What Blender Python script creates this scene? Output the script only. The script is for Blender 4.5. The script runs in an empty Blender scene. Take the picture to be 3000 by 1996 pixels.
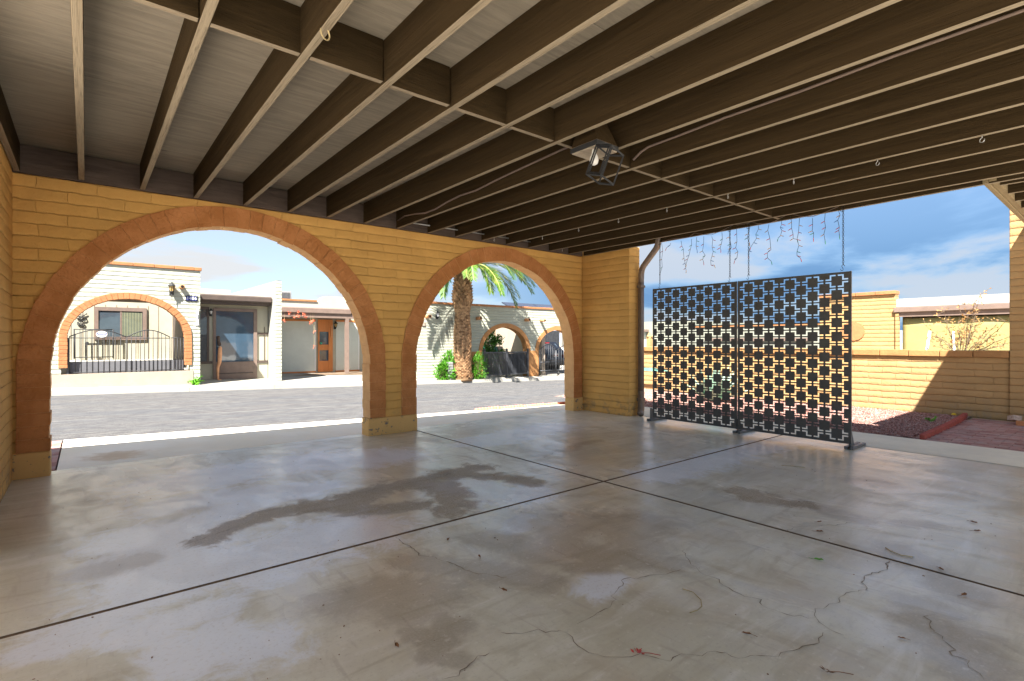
import bpy, bmesh, math, random
import numpy as np
from mathutils import Vector, Matrix

R = math.radians
random.seed(7)
rng = np.random.default_rng(11)
SC = bpy.context.scene
COL = SC.collection

# ------------------------------------------------------------------ camera
cam_d = bpy.data.cameras.new("camera")
cam_d.sensor_width = 36.0
cam_d.lens = 18.276
cam_d.clip_start = 0.05
cam_d.clip_end = 2000
cam = bpy.data.objects.new("camera", cam_d)
COL.objects.link(cam)
cam.location = (0, 0, 1.2)
cam.rotation_euler = (R(90), 0, -R(39.3324))
SC.camera = cam

# ------------------------------------------------------------------ sky and sun
EXPOSURE = 2.6
SUN_DIR = Vector((0.62, 0.47, -1.0)).normalized()       # the way the light travels
sun_el = math.asin(-SUN_DIR.z)
sun_az = math.atan2(-SUN_DIR.x, -SUN_DIR.y)
world = bpy.data.worlds.new("World")
SC.world = world
world.use_nodes = True
wn, wl = world.node_tree.nodes, world.node_tree.links
wn.clear()
def wnode(t, **k):
    n = wn.new(t)
    for a, v in k.items(): setattr(n, a, v)
    return n
w_out = wnode('ShaderNodeOutputWorld'); w_bg = wnode('ShaderNodeBackground')
w_bg.inputs[1].default_value = 0.050
sky = wnode('ShaderNodeTexSky', sky_type='NISHITA', sun_disc=False, sun_elevation=sun_el, sun_rotation=sun_az % (2 * math.pi))
sky.air_density = 1.0; sky.dust_density = 0.6; sky.ozone_density = 2.0
w_tc = wnode('ShaderNodeTexCoord'); w_sep = wnode('ShaderNodeSeparateXYZ')
wl.new(w_tc.outputs['Generated'], w_sep.inputs[0])
def wmath(op, a, b=None, c=None, clamp=False):
    n = wnode('ShaderNodeMath', operation=op, use_clamp=clamp)
    for i, v in enumerate((a, b, c)):
        if v is None: continue
        if hasattr(v, 'is_linked'): wl.new(v, n.inputs[i])
        else: n.inputs[i].default_value = v
    return n.outputs[0]
zc = wmath('ADD', wmath('MAXIMUM', w_sep.outputs[2], 0.0), 0.16)
cu = wmath('DIVIDE', w_sep.outputs[0], zc); cv = wmath('DIVIDE', w_sep.outputs[1], zc)
w_cmb = wnode('ShaderNodeCombineXYZ'); wl.new(cu, w_cmb.inputs[0]); wl.new(cv, w_cmb.inputs[1])
n1 = wnode('ShaderNodeTexNoise'); n1.inputs['Scale'].default_value = 0.8; n1.inputs['Detail'].default_value = 7; n1.inputs['Roughness'].default_value = 0.55; n1.inputs['Distortion'].default_value = 0.35
wl.new(w_cmb.outputs[0], n1.inputs['Vector'])
n2 = wnode('ShaderNodeTexNoise'); n2.inputs['Scale'].default_value = 0.4; n2.inputs['Detail'].default_value = 4
wl.new(w_cmb.outputs[0], n2.inputs['Vector'])
mr = wnode('ShaderNodeMapRange', interpolation_type='SMOOTHSTEP')
mr.inputs[1].default_value = 0.47; mr.inputs[2].default_value = 0.585
cl = wmath('ADD', wmath('MULTIPLY', n1.outputs[0], 0.65), wmath('MULTIPLY', n2.outputs[0], 0.40))
wl.new(cl, mr.inputs[0])
# thin white cloud is denser towards the street (+Y) than towards the yard (+X)
bias = wmath('MULTIPLY_ADD', w_sep.outputs[1], 0.10, 0.88, clamp=True)
veil = wmath('MULTIPLY_ADD', w_sep.outputs[1], 0.42, 0.14, clamp=True)
cloud = wmath('MAXIMUM', wmath('MULTIPLY', mr.outputs[0], bias), wmath('MULTIPLY', veil, wmath('MULTIPLY_ADD', n1.outputs[0], 1.1, 0.45)), clamp=True)
mixc = wnode('ShaderNodeMixRGB'); mixc.inputs[2].default_value = (2.75, 2.82, 2.9, 1)
wl.new(cloud, mixc.inputs[0])
tint = wnode('ShaderNodeMixRGB', blend_type='MULTIPLY'); tint.inputs[0].default_value = 1.0
tint.inputs[2].default_value = (0.62, 0.72, 0.80, 1)
wl.new(sky.outputs[0], tint.inputs[1])
wl.new(tint.outputs[0], mixc.inputs[1])
band = wmath('MULTIPLY', wmath('MULTIPLY_ADD', w_sep.outputs[2], -3.6, 1.4, clamp=True), wmath('MULTIPLY_ADD', w_sep.outputs[0], 2.4, -0.8, clamp=True))
band = wmath('MULTIPLY', band, wmath('MULTIPLY_ADD', mr.outputs[0], -0.6, 0.95))
mixb = wnode('ShaderNodeMixRGB'); mixb.inputs[2].default_value = (0.50, 1.10, 2.1, 1)
wl.new(band, mixb.inputs[0]); wl.new(mixc.outputs[0], mixb.inputs[1]); wl.new(mixb.outputs[0], w_bg.inputs[0])
wl.new(w_bg.outputs[0], w_out.inputs[0])

sun_d = bpy.data.lights.new("sun", 'SUN'); sun_d.energy = 3.7; sun_d.angle = R(0.6); sun_d.color = (1.0, 0.955, 0.88)
sun = bpy.data.objects.new("sun", sun_d); COL.objects.link(sun)
sun.location = (-20, -20, 30)
sun.rotation_euler = SUN_DIR.to_track_quat('-Z', 'Y').to_euler()

SC.view_settings.view_transform = 'Standard'
SC.view_settings.look = 'None'
SC.view_settings.exposure = EXPOSURE
SC.view_settings.gamma = 1
SC.view_settings.use_curve_mapping = False
SC.render.engine = 'CYCLES'
SC.cycles.use_denoising = True
SC.cycles.max_bounces = 12
SC.cycles.diffuse_bounces = 8
SC.cycles.caustics_reflective = False
SC.cycles.sample_clamp_indirect = 6

# ------------------------------------------------------------------ material helpers
class NT:
    def __init__(s, name):
        s.m = bpy.data.materials.new(name); s.m.use_nodes = True
        s.t = s.m.node_tree; s.t.nodes.clear()
        s.out = s.t.nodes.new('ShaderNodeOutputMaterial')
        s.p = s.t.nodes.new('ShaderNodeBsdfPrincipled')
        s.t.links.new(s.p.outputs[0], s.out.inputs[0])
    def n(s, t, **k):
        n = s.t.nodes.new(t)
        for a, v in k.items(): setattr(n, a, v)
        return n
    def put(s, sock, v):
        if hasattr(v, 'is_linked'): s.t.links.new(v, sock)
        elif isinstance(v, (tuple, list)) and len(v) == 3 and sock.type == 'RGBA': sock.default_value = (*v, 1)
        else: sock.default_value = v
    def math(s, op, a, b=None, c=None, clamp=False):
        n = s.n('ShaderNodeMath', operation=op, use_clamp=clamp)
        for i, v in enumerate((a, b, c)):
            if v is not None: s.put(n.inputs[i], v)
        return n.outputs[0]
    def pos(s):
        return s.n('ShaderNodeNewGeometry').outputs['Position']
    def mapv(s, v, scale=(1, 1, 1), rot=(0, 0, 0)):
        n = s.n('ShaderNodeMapping'); n.inputs['Scale'].default_value = scale; n.inputs['Rotation'].default_value = rot
        s.put(n.inputs[0], v); return n.outputs[0]
    def noise(s, v, scale, detail=4, rough=.55, dist=0.0, col=False):
        n = s.n('ShaderNodeTexNoise'); s.put(n.inputs['Vector'], v)
        n.inputs['Scale'].default_value = scale; n.inputs['Detail'].default_value = detail
        n.inputs['Roughness'].default_value = rough; n.inputs['Distortion'].default_value = dist
        return n.outputs[1 if col else 0]
    def rng(s, v, a, b, c=0., d=1., smooth=True):
        n = s.n('ShaderNodeMapRange', interpolation_type='SMOOTHSTEP' if smooth else 'LINEAR')
        s.put(n.inputs[0], v)
        for i, x in enumerate((a, b, c, d)): s.put(n.inputs[i + 1], x)
        return n.outputs[0]
    def mix(s, f, a, b, mode='MIX'):
        n = s.n('ShaderNodeMixRGB', blend_type=mode)
        s.put(n.inputs[0], f); s.put(n.inputs[1], a); s.put(n.inputs[2], b)
        return n.outputs[0]
    def sep(s, v):
        n = s.n('ShaderNodeSeparateXYZ'); s.put(n.inputs[0], v); return n.outputs
    def cmb(s, x, y, z):
        n = s.n('ShaderNodeCombineXYZ')
        for i, v in enumerate((x, y, z)): s.put(n.inputs[i], v)
        return n.outputs[0]
    def bump(s, h, dist=.01, strength=1.):
        n = s.n('ShaderNodeBump'); n.inputs['Strength'].default_value = strength; n.inputs['Distance'].default_value = dist
        s.put(n.inputs['Height'], h); s.t.links.new(n.outputs[0], s.p.inputs['Normal'])
    def fin(s, col=None, rough=None, spec=None, metal=None):
        if col is not None: s.put(s.p.inputs['Base Color'], col)
        if rough is not None: s.put(s.p.inputs['Roughness'], rough)
        if spec is not None: s.put(s.p.inputs['Specular IOR Level'], spec)
        if metal is not None: s.put(s.p.inputs['Metallic'], metal)
        return s.m

def sc3(c, k): return tuple(min(1, x * k) for x in c)

def plain(name, c, rough=.7, var=.18, scale=6, bump=.003, bscale=60, spec=.35, metal=0., stretch=(1, 1, 1)):
    t = NT(name); p = t.mapv(t.pos(), stretch)
    f = t.noise(p, scale, 5, .6)
    f2 = t.noise(p, scale * 7, 3)
    col = t.mix(t.rng(f, .3, .7), sc3(c, 1 - var), sc3(c, 1 + var))
    col = t.mix(t.rng(f2, .35, .75, 0, .35), col, sc3(c, 1 - 1.4 * var))
    if bump: t.bump(t.noise(p, bscale, 4), bump)
    return t.fin(col, t.rng(f2, .2, .8, rough - .08, min(1, rough + .08)), spec, metal)

def adobe(name, c, ch=.106, bl=.41, rough=.85, depth=.017, var=.07, mort=.005, wear=None):
    t = NT(name); P = t.pos()
    w1 = t.noise(P, 2.2, 2, .5, col=True); w2 = t.noise(P, 11, 3, .6, col=True)
    o = t.n('ShaderNodeVectorMath', operation='MULTIPLY_ADD'); t.put(o.inputs[0], w1); o.inputs[1].default_value = (.07, .07, .022); t.put(o.inputs[2], P)
    o2 = t.n('ShaderNodeVectorMath', operation='MULTIPLY_ADD'); t.put(o2.inputs[0], w2); o2.inputs[1].default_value = (.022, .022, .024); t.put(o2.inputs[2], o.outputs[0])
    x, y, z = t.sep(o2.outputs[0])
    u = t.math('ADD', x, y); zz = t.math('SUBTRACT', z, .02)
    br = t.n('ShaderNodeTexBrick'); t.put(br.inputs['Vector'], t.cmb(u, zz, 0.0))
    br.offset = .5; br.inputs['Scale'].default_value = 1; br.inputs['Mortar Size'].default_value = mort
    br.inputs['Mortar Smooth'].default_value = 1.; br.inputs['Brick Width'].default_value = bl; br.inputs['Row Height'].default_value = ch
    br.inputs['Color1'].default_value = (0, 0, 0, 1); br.inputs['Color2'].default_value = (1, 1, 1, 1); br.inputs['Mortar'].default_value = (.5, .5, .5, 1)
    fr = t.math('FRACT', t.math('DIVIDE', zz, ch))
    bul = t.math('POWER', t.math('SINE', t.math('MULTIPLY', t.math('POWER', fr, .62), math.pi)), .8)
    fine = t.noise(P, 34, 5, .65); lump = t.noise(P, 7, 3)
    rnd = t.sep(br.outputs['Color'])[0]
    h = t.math('MULTIPLY', bul, .75)
    h = t.math('ADD', h, t.math('MULTIPLY', br.outputs['Fac'], -.30))
    h = t.math('ADD', h, t.math('MULTIPLY', fine, .50)); h = t.math('ADD', h, t.math('MULTIPLY', lump, .7))
    h = t.math('ADD', h, t.math('MULTIPLY', rnd, .30))
    t.bump(h, depth)
    col = t.mix(t.rng(t.noise(P, 3.5, 4), .3, .7), sc3(c, 1 - var), sc3(c, 1 + var))
    col = t.mix(t.math('MULTIPLY', rnd, .8), col, sc3(c, 1 - var * 1.6)); col = t.mix(t.rng(t.noise(P, 1.1, 5, .65), .5, .75, 0, .5), col, sc3(c, .80))
    col = t.mix(t.math('MULTIPLY', t.rng(br.outputs['Fac'], .6, 1.), .10), col, sc3(c, .6))
    if wear:   # grime and chipped paint near the base
        g = t.math('MULTIPLY', t.rng(t.sep(P)[2], .42, .0), t.rng(t.noise(P, 9, 5, .7), .46, .62))
        col = t.mix(t.math('MULTIPLY', g, .6), col, wear)
    return t.fin(col, rough, .25)

def glass(name, tint=(.05, .07, .09), rough=.03, spec=.9):
    t = NT(name)
    n = t.noise(t.pos(), 3, 2)
    t.bump(n, .002, .4)
    return t.fin(t.mix(n, sc3(tint, .7), sc3(tint, 1.3)), rough, spec)

TAN = (.64, .365, .11)
M = {}
M['tan'] = adobe('tan_slump_block', TAN, wear=(.16, .14, .11))
M['tan_sun'] = adobe('sunlit_tan_slump_block', (.40, .25, .11), wear=(.3, .22, .14))  # copy of the tan paint, darkened for walls in direct sun
t = NT('burnt_orange_brick_paint'); P = t.pos()
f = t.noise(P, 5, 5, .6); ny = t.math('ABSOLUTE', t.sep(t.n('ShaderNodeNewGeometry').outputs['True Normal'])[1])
face = t.mix(t.rng(f, .3, .7), (.40, .16, .052), (.52, .225, .085)); jamb_lit = t.mix(t.rng(f, .3, .7), (.60, .34, .155), (.70, .42, .20))  # inner sides paler, to paint in daylight from the street
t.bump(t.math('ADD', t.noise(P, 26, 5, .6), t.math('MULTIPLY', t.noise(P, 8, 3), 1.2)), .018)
M['orange'] = t.fin(t.mix(t.rng(ny, .35, .6), jamb_lit, face), .85, .2)
M['plinth'] = plain('chipped_tan_plinth', (.58, .40, .17), .85, .12, 9, .006, 40)
t = NT('chipped_paint'); P = t.pos(); k = t.rng(t.noise(P, 14, 4, .7), .60, .64)
zt = t.sep(P)[2]; k = t.math('MULTIPLY', k, t.rng(zt, .0, .24, .8, 1.))
t.bump(t.math('ADD', t.math('MULTIPLY', k, -.7), t.math('MULTIPLY', t.noise(P, 40, 4), .4)), .008)
M['plinth_chip'] = t.fin(t.mix(k, t.mix(t.noise(P, 6, 4), (.60, .36, .13), (.69, .42, .165)), (.16, .15, .14)), .85, .25)
M['white_block'] = adobe('cream_white_slump_block', (.395, .40, .325), depth=.017, var=.05)
M['white_stucco'] = plain('white_stucco', (.36, .35, .305), .85, .05, 5, .004, 45)
M['cream'] = plain('cream_stucco', (.37, .305, .24), .85, .06, 4, .004, 40)
M['orange_far'] = plain('terracotta_paint', (.38, .16, .065), .8, .12, 6, .006, 25)
M['orange_stucco'] = plain('apricot_stucco', (.40, .19, .07), .85, .08, 4, .003, 40)
M['door_orange'] = plain('orange_door_wood', (.56, .20, .055), .5, .12, 5, .002, 50, stretch=(1, 1, .2))
M['brown'] = plain('dark_brown_trim_paint', (.085, .062, .052), .55, .1, 6, .002, 50)
M['taupe'] = plain('taupe_trim_paint', (.19, .135, .11), .6, .1, 6, .002, 50)
M['iron'] = plain('black_iron', (.016, .017, .019), .6, .2, 20, .001, 80, .5)
M['gate_grey'] = plain('slate_grey_metal', (.042, .045, .052), .45, .2, 12, .001, 60, .5)
M['screen'] = plain('charcoal_powder_coat', (.068, .067, .066), .62, .12, 7, .0006, 160, .3)
M['screen_rail'] = plain('grey_powder_coat', (.10, .105, .11), .45, .12, 9, .0006, 160, .5)
M['pipe_brown'] = plain('brown_painted_aluminium', (.165, .125, .10), .42, .12, 9, .001, 90, .5)
M['galv'] = plain('galvanised_metal', (.45, .45, .44), .45, .2, 20, .001, 90, .5, .6)
M['cream_siding'] = plain('cream_siding', (.40, .375, .29), .75, .05, 4, .002, 60)
M['soffit'] = plain('brown_soffit', (.17, .12, .08), .8, .15, 5, .003, 50)
M['bounce_pale'] = plain('bounce_ground_concrete', (.78, .73, .65), .9, .05, 1.6, .003, 70)
M['far_cream'] = plain('far_cream_stucco', (.27, .275, .225), .85, .05, 2, .003, 40)
M['back_tan'] = plain('tan_back_wall', (.28, .215, .15), .85, .06, 4, .003, 40)
M['walk'] = plain('pale_walk_concrete', (.78, .71, .56), .9, .08, 1.8, .003, 70)
M['mesh_grey'] = plain('grey_barrier_mesh', (.13, .13, .14), .7, .08, 8, .001, 90)
M['blind_green'] = plain('olive_vertical_blind', (.20, .21, .13), .7, .1, 8, 0)
M['roof_white'] = plain('white_roof_coating', (.38, .37, .34), .8, .04, 3, .004, 40)
M['beige_blind'] = plain('pale_green_blind', (.56, .585, .53), .6, .05, 2, .001, 60, .4)
M['yellow_cloth'] = plain('pale_yellow_shade_cloth', (.30, .265, .105), .8, .05, 3, .0015, 220)
M['glass_dark'] = glass('dark_window_glass')
M['glass_blue'] = glass('blue_reflecting_door_glass', (.035, .065, .10))
M['amber'] = plain('amber_lamp_glass', (.50, .33, .12), .3, .1, 9, 0)
M['bulb_white'] = plain('frosted_bulb_glass', (.75, .74, .72), .3, .05, 9, 0)
M['porcelain'] = plain('dusty_white_enamel', (.32, .27, .21), .5, .2, 14, .001, 80)
M['blue_tile'] = plain('blue_tile', (.03, .04, .22), .3, .15, 25, 0)
M['white_paint'] = plain('white_paint', (.80, .80, .80), .5, .04, 12, 0)
M['terracotta'] = plain('terracotta_clay', (.60, .29, .13), .8, .12, 14, .003, 60)
M['hole'] = plain('pipe_inside', (.02, .018, .016), .9, .1, 10, 0)
M['bark_brown'] = plain('twig_bark', (.20, .14, .09), .85, .25, 30, .003, 90)
M['straw'] = plain('dry_straw', (.42, .33, .17), .8, .2, 30, 0)
M['dry_leaf'] = plain('dry_brown_leaf', (.22, .095, .035), .7, .3, 40, .001, 90)
M['dry_foliage'] = plain('dry_golden_leaf', (.50, .27, .09), .75, .3, 30, 0)
M['green_leaf'] = plain('bright_green_leaf', (.10, .30, .03), .55, .3, 12, 0)
M['weed'] = plain('vivid_green_weed_leaf', (.12, .36, .02), .5, .3, 12, 0)
M['agave'] = plain('pale_agave_leaf', (.32, .46, .36), .6, .15, 8, 0)
M['red_petal'] = plain('red_petal', (.45, .06, .05), .6, .25, 25, 0)
M['coral'] = plain('coral_petal', (.75, .17, .09), .5, .3, 20, 0)
M['yellow'] = plain('yellow_plastic', (.75, .50, .03), .5, .1, 20, 0)
M['skin_orange'] = plain('orange_carved_wood', (.66, .33, .17), .6, .15, 8, .002, 40)
M['dark_wood'] = plain('dark_brown_wood', (.07, .045, .035), .7, .2, 10, .002, 40)
M['car_black'] = plain('black_car_paint', (.012, .013, .016), .18, .1, 5, 0, 60, .7)
M['red_lens'] = plain('red_tail_lamp', (.45, .02, .02), .25, .1, 9, 0)
M['solar'] = plain('solar_panel_glass', (.03, .035, .055), .2, .1, 9, 0, 60, .7)
M['teal'] = plain('green_patina_metal', (.16, .36, .30), .55, .2, 12, .001)
M['green_curtain'] = plain('emerald_curtain', (.03, .34, .22), .7, .2, 5, 0)
M['soil'] = plain('dusty_soil', (.34, .27, .19), .95, .2, 6, .01, 30)
M['ground'] = plain('desert_ground', (.36, .29, .22), .95, .15, 1.2, .01, 20)
M['pave'] = plain('pale_pavement_concrete', (.31, .295, .26), .9, .10, 1.6, .003, 70)
M['wire'] = plain('green_black_wire', (.03, .035, .03), .5, .2, 20, 0)
for nm, c in (('red', (.50, .03, .03)), ('amber2', (.60, .30, .03)), ('blue', (.03, .12, .38)), ('green', (.02, .30, .12))):
    M['bulb_' + nm] = plain('mini_bulb_' + nm, c, .25, .1, 20, 0, 60, .6)
M['hill'] = plain('distant_hill', (.28, .30, .36), .95, .1, .02, 0)

# rafters: brown stain with grain along Y, plywood deck
def wood(name, c, axis, var=.22, rough=.75, g=1.0, lightened=None):
    t = NT(name); P = t.pos()
    st = {'x': (.9, 9, 9), 'y': (9, .35, 9)}[axis]
    p = t.mapv(P, st)
    n = t.noise(p, 3.2, 6, .62, .6); f = t.noise(p, 16, 4, .6)
    big = t.noise(P, 1.3, 3)
    kn = t.n('ShaderNodeTexVoronoi', feature='F1'); t.put(kn.inputs['Vector'], t.mapv(P, {'x': (.9, 2.4, 2.4), 'y': (2.4, .9, 2.4)}[axis])); kn.inputs['Scale'].default_value = 1.1
    knot = t.rng(kn.outputs['Distance'], .055, .02)
    col = t.mix(t.rng(n, .3, .72), sc3(c, 1 - var), sc3(c, 1 + var))
    col = t.mix(t.rng(f, .58, .72, 0, .45), col, sc3(c, .5))
    col = t.mix(t.rng(big, .35, .7, 0, .35), col, sc3(c, 1.25))
    col = t.mix(t.math('MULTIPLY', knot, .55), col, sc3(c, .45))
    if lightened:      # paler undersides paint in floor bounce; dark base holds the cavity shade
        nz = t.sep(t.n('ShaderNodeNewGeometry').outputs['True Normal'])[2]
        col = t.mix(t.math('MULTIPLY', t.rng(nz, -.5, -.8), t.rng(n, .2, .6, .75, 1.)), col, t.mix(t.rng(f, .5, .72), lightened, sc3(lightened, .6)))
    t.bump(t.math('ADD', n, t.math('MULTIPLY', f, .5)), .007 * g)
    return t.fin(col, rough, .04)
M['rafter'] = wood('brown_stained_rafter', (.040, .026, .0125), 'y', lightened=(.265, .215, .152))
M['blocking'] = wood('brown_stained_blocking', (.032, .021, .010), 'x', lightened=(.25, .20, .142))
M['deck'] = wood('weathered_plywood', (.255, .22, .175), 'x', .16, .8, .6)
M['ledger'] = wood('dark_brown_ledger', (.085, .064, .054), 'x')
M['beam_tan'] = wood('tan_painted_beam', (.25, .195, .115), 'x', .1)

# carport slab: sealed concrete, worn aggregate stains, pale residue with sky glare painted in
def concrete(name):
    t = NT(name); P = t.pos()
    a = lambda nm: t.n('ShaderNodeAttribute', attribute_name=nm).outputs['Fac']
    Pm = t.mapv(P, (1.0, .55, 1), (0, 0, .5))
    big = t.noise(Pm, .9, 5, .6, .5); med = t.noise(Pm, 3.5, 6, .62, .9); fine = t.noise(P, 90, 4, .7); fine2 = t.noise(P, 28, 5, .65)
    x, y, z = t.sep(P)
    col = t.mix(t.rng(big, .32, .68), (.575, .545, .43), (.77, .745, .63))
    col = t.mix(t.rng(med, .48, .74, 0, .6), col, (.43, .375, .265))
    col = t.mix(t.rng(med, .48, .25, 0, .6), col, (.62, .585, .54))
    brown = t.math('MULTIPLY', t.rng(y, 2.9, 1.2), t.rng(t.noise(P, 1.6, 4), .42, .62))
    col = t.mix(t.math('MULTIPLY', brown, .36), col, (.47, .375, .27))
    streak = t.noise(t.mapv(P, (1.1, 5.5, 1), (0, 0, .42)), 1.6, 5, .6, .8); strk2 = t.noise(t.mapv(P, (7, 1.2, 1), (0, 0, .25)), 2.2, 4, .6, .6)
    col = t.mix(t.rng(streak, .50, .70, 0, .5), col, (.43, .375, .265))
    col = t.mix(t.rng(streak, .47, .30, 0, .55), col, (.76, .725, .66))
    col = t.mix(t.rng(strk2, .56, .70, 0, .35), col, (.40, .33, .26))
    edge = t.noise(P, 4.5, 9, .74, .7)
    wsum = t.math('ADD', a('white'), t.math('MULTIPLY', t.math('SUBTRACT', edge, .5), 2.6))
    wm = t.rng(wsum, -.15, .5)
    col = t.mix(t.math('MULTIPLY', wm, .85), col, (.80, .84, .91))  # bluish white stands for residue and for sky reflected on the slab
    ssum = t.math('ADD', a('soft'), t.math('MULTIPLY', t.math('SUBTRACT', edge, .5), 2.0))
    sm = t.rng(ssum, -.1, .6)
    col = t.mix(t.math('MULTIPLY', sm, .5), col, t.mix(t.rng(fine, .35, .65), (.22, .175, .125), (.33, .27, .205)))
    sx = t.math('ADD', a('stain'), t.math('MULTIPLY', t.math('SUBTRACT', edge, .5), 3.6))
    st = t.rng(sx, -.15, .45)
    agg = t.mix(t.rng(fine, .38, .62), (.21, .17, .13), (.41, .34, .265))
    col = t.mix(t.math('MULTIPLY', st, .66), col, agg)
    spk = t.rng(fine2, .66, .74)
    col = t.mix(t.math('MULTIPLY', spk, .35), col, (.20, .165, .13))
    col = t.mix(t.rng(fine2, .42, .30, 0, .35), col, (.80, .77, .70)); col = t.mix(t.rng(t.noise(P, 55, 3, .7), .52, .70, 0, .3), col, (.40, .36, .30))
    ro = t.rng(med, .3, .7, .30, .50, False)
    ro = t.math('ADD', ro, t.math('MULTIPLY', st, .35), clamp=True)
    h = t.math('ADD', t.math('MULTIPLY', fine, t.math('ADD', t.math('MULTIPLY', st, .9), .12)), t.math('MULTIPLY', med, .5))
    h = t.math('SUBTRACT', h, t.math('MULTIPLY', st, .4))
    t.bump(h, .004, .8)
    t.p.inputs['Coat Weight'].default_value = .75; t.p.inputs['Coat IOR'].default_value = 1.55
    cw = t.math('MULTIPLY', t.rng(med, .35, .65, .62, .22), t.math('SUBTRACT', 1.0, t.math('MULTIPLY', st, .9)))
    t.put(t.p.inputs['Coat Weight'], cw); t.put(t.p.inputs['Coat Roughness'], t.rng(big, .3, .7, .18, .30))
    return t.fin(col, ro, .55)
M['slab'] = concrete('sealed_carport_concrete')

t = NT('pale_apron_concrete'); P = t.pos()
b = t.noise(P, 1.1, 5, .6, .4); f = t.noise(P, 60, 4, .7)
col = t.mix(t.rng(b, .35, .68), (.86, .76, .58), (.92, .84, .69))
x, y, z = t.sep(P)
rust = t.n('ShaderNodeVectorMath', operation='DISTANCE'); t.put(rust.inputs[0], P); rust.inputs[1].default_value = (.25, 6.85, 0)
rk = t.rng(t.math('ADD', rust.outputs['Value'], t.math('MULTIPLY', t.noise(P, 7, 5), .5)), .62, .35)
col = t.mix(t.math('MULTIPLY', rk, .6), col, (.50, .30, .12))
col = t.mix(t.rng(f, .55, .75, 0, .3), col, (.46, .41, .33))
t.bump(f, .003)
M['apron'] = t.fin(col, .8, .3)

t = NT('worn_asphalt'); P = t.pos()
f = t.noise(P, 55, 3, .8); g = t.noise(P, 130, 2, .8); s = t.noise(t.mapv(P, (.22, 1.6, 1)), 1.4, 5, .6, .6)
mdm = t.noise(t.mapv(P, (.5, 1.6, 1)), 7, 5, .75); col = t.mix(t.rng(t.math('ADD', t.math('MULTIPLY', f, .45), t.math('MULTIPLY', mdm, .55)), .36, .66), (.044, .041, .048), (.155, .152, .145))
col = t.mix(t.rng(g, .55, .7, 0, .7), col, (.27, .255, .225))
col = t.mix(t.rng(s, .4, .68, 0, .5), col, (.068, .075, .088))
x, y, z = t.sep(P)
lane = t.math('MULTIPLY', t.rng(t.math('ABSOLUTE', t.math('SUBTRACT', t.math('ADD', y, t.math('MULTIPLY', t.noise(P, .5, 3), .25)), 10.35)), .035, .015), t.rng(t.noise(P, 1.2, 4), .42, .55))
col = t.mix(t.math('MULTIPLY', lane, .22), col, (.40, .38, .34))
t.bump(f, .012)
M['asphalt'] = t.fin(col, .9, .25)

t = NT('red_gravel_bed'); P = t.pos()
v = t.n('ShaderNodeTexVoronoi', feature='F1'); t.put(v.inputs['Vector'], P); v.inputs['Scale'].default_value = 46
c = t.sep(v.outputs['Color'])
col = t.mix(c[0], (.20, .095, .075), (.46, .27, .22)); col = t.mix(t.rng(c[1], .6, .95, 0, .7), col, (.52, .42, .37))
t.bump(t.math('SUBTRACT', 1.0, v.outputs['Distance']), .02)
M['gravel_bed'] = t.fin(col, .9, .25)
t = NT('red_gravel_stone'); oi = t.n('ShaderNodeNewGeometry').outputs['Random Per Island']; 
col = t.mix(oi, (.17, .075, .062), (.40, .22, .185)); oj = t.math('FRACT', t.math('MULTIPLY', oi, 17.3))
col = t.mix(t.rng(oj, .75, .97, 0, .7), col, (.46, .37, .33))
M['gravel'] = t.fin(col, .9, .25)
t = NT('red_brick_paver'); oi = t.n('ShaderNodeNewGeometry').outputs['Random Per Island']; P = t.pos()
col = t.mix(oi, (.30, .135, .11), (.42, .235, .20)); col = t.mix(t.rng(t.noise(P, 5, 5), .4, .7, 0, .6), col, (.40, .33, .30))
t.bump(t.noise(P, 70, 4), .004)
M['paver'] = t.fin(col, .85, .3)
M['edging'] = plain('red_concrete_edging', (.34, .075, .055), .85, .2, 14, .006, 60)
M['edging_pale'] = plain('faded_coral_edging', (.62, .24, .16), .85, .2, 14, .006, 60)
M['brick_orange'] = plain('orange_brick', (.52, .21, .085), .85, .15, 18, .005, 60)
M['brick_pale'] = plain('mortar_smeared_brick', (.47, .36, .29), .9, .3, 22, .006, 60)
M['joint'] = plain('dirty_joint_filler', (.16, .105, .062), .95, .35, 30, .004, 80)
M['crack'] = plain('crack_dirt', (.25, .205, .155), .95, .2, 40, 0)

# palm
t = NT('palm_trunk_bark'); P = t.pos(); oi = t.n('ShaderNodeNewGeometry').outputs['Random Per Island']
col = t.mix(oi, (.17, .095, .05), (.50, .31, .165)); col = t.mix(t.rng(t.noise(P, 20, 4), .5, .7, 0, .5), col, (.12, .07, .04))
t.bump(t.noise(t.mapv(P, (1, 1, 4)), 25, 4), .012)
M['palm_bark'] = t.fin(col, .9, .2)
def leafmat(name, c1, c2, c3):
    t = NT(name); oi = t.n('ShaderNodeNewGeometry').outputs['Random Per Island']; P = t.pos()
    col = t.mix(oi, c1, c2); col = t.mix(t.rng(t.noise(P, 1.8, 3), .5, .72, 0, .75), col, c3)
    m = t.fin(col, .5, .4)
    tr = t.n('ShaderNodeBsdfTranslucent'); t.put(tr.inputs[0], col)
    ms = t.n('ShaderNodeMixShader'); ms.inputs[0].default_value = .3
    t.t.links.new(t.p.outputs[0], ms.inputs[1]); t.t.links.new(tr.outputs[0], ms.inputs[2]); t.t.links.new(ms.outputs[0], t.out.inputs[0])
    return m
M['frond'] = leafmat('palm_leaflet', (.075, .175, .022), (.15, .27, .04), (.28, .30, .06))
M['bush'] = leafmat('shrub_leaf', (.04, .17, .008), (.12, .32, .02), (.07, .22, .014))
M['bush_dark'] = leafmat('arborvitae_leaf', (.025, .12, .012), (.09, .28, .02), (.05, .18, .02))
M['rachis'] = plain('palm_rachis', (.42, .40, .12), .5, .1, 9, 0)

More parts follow.
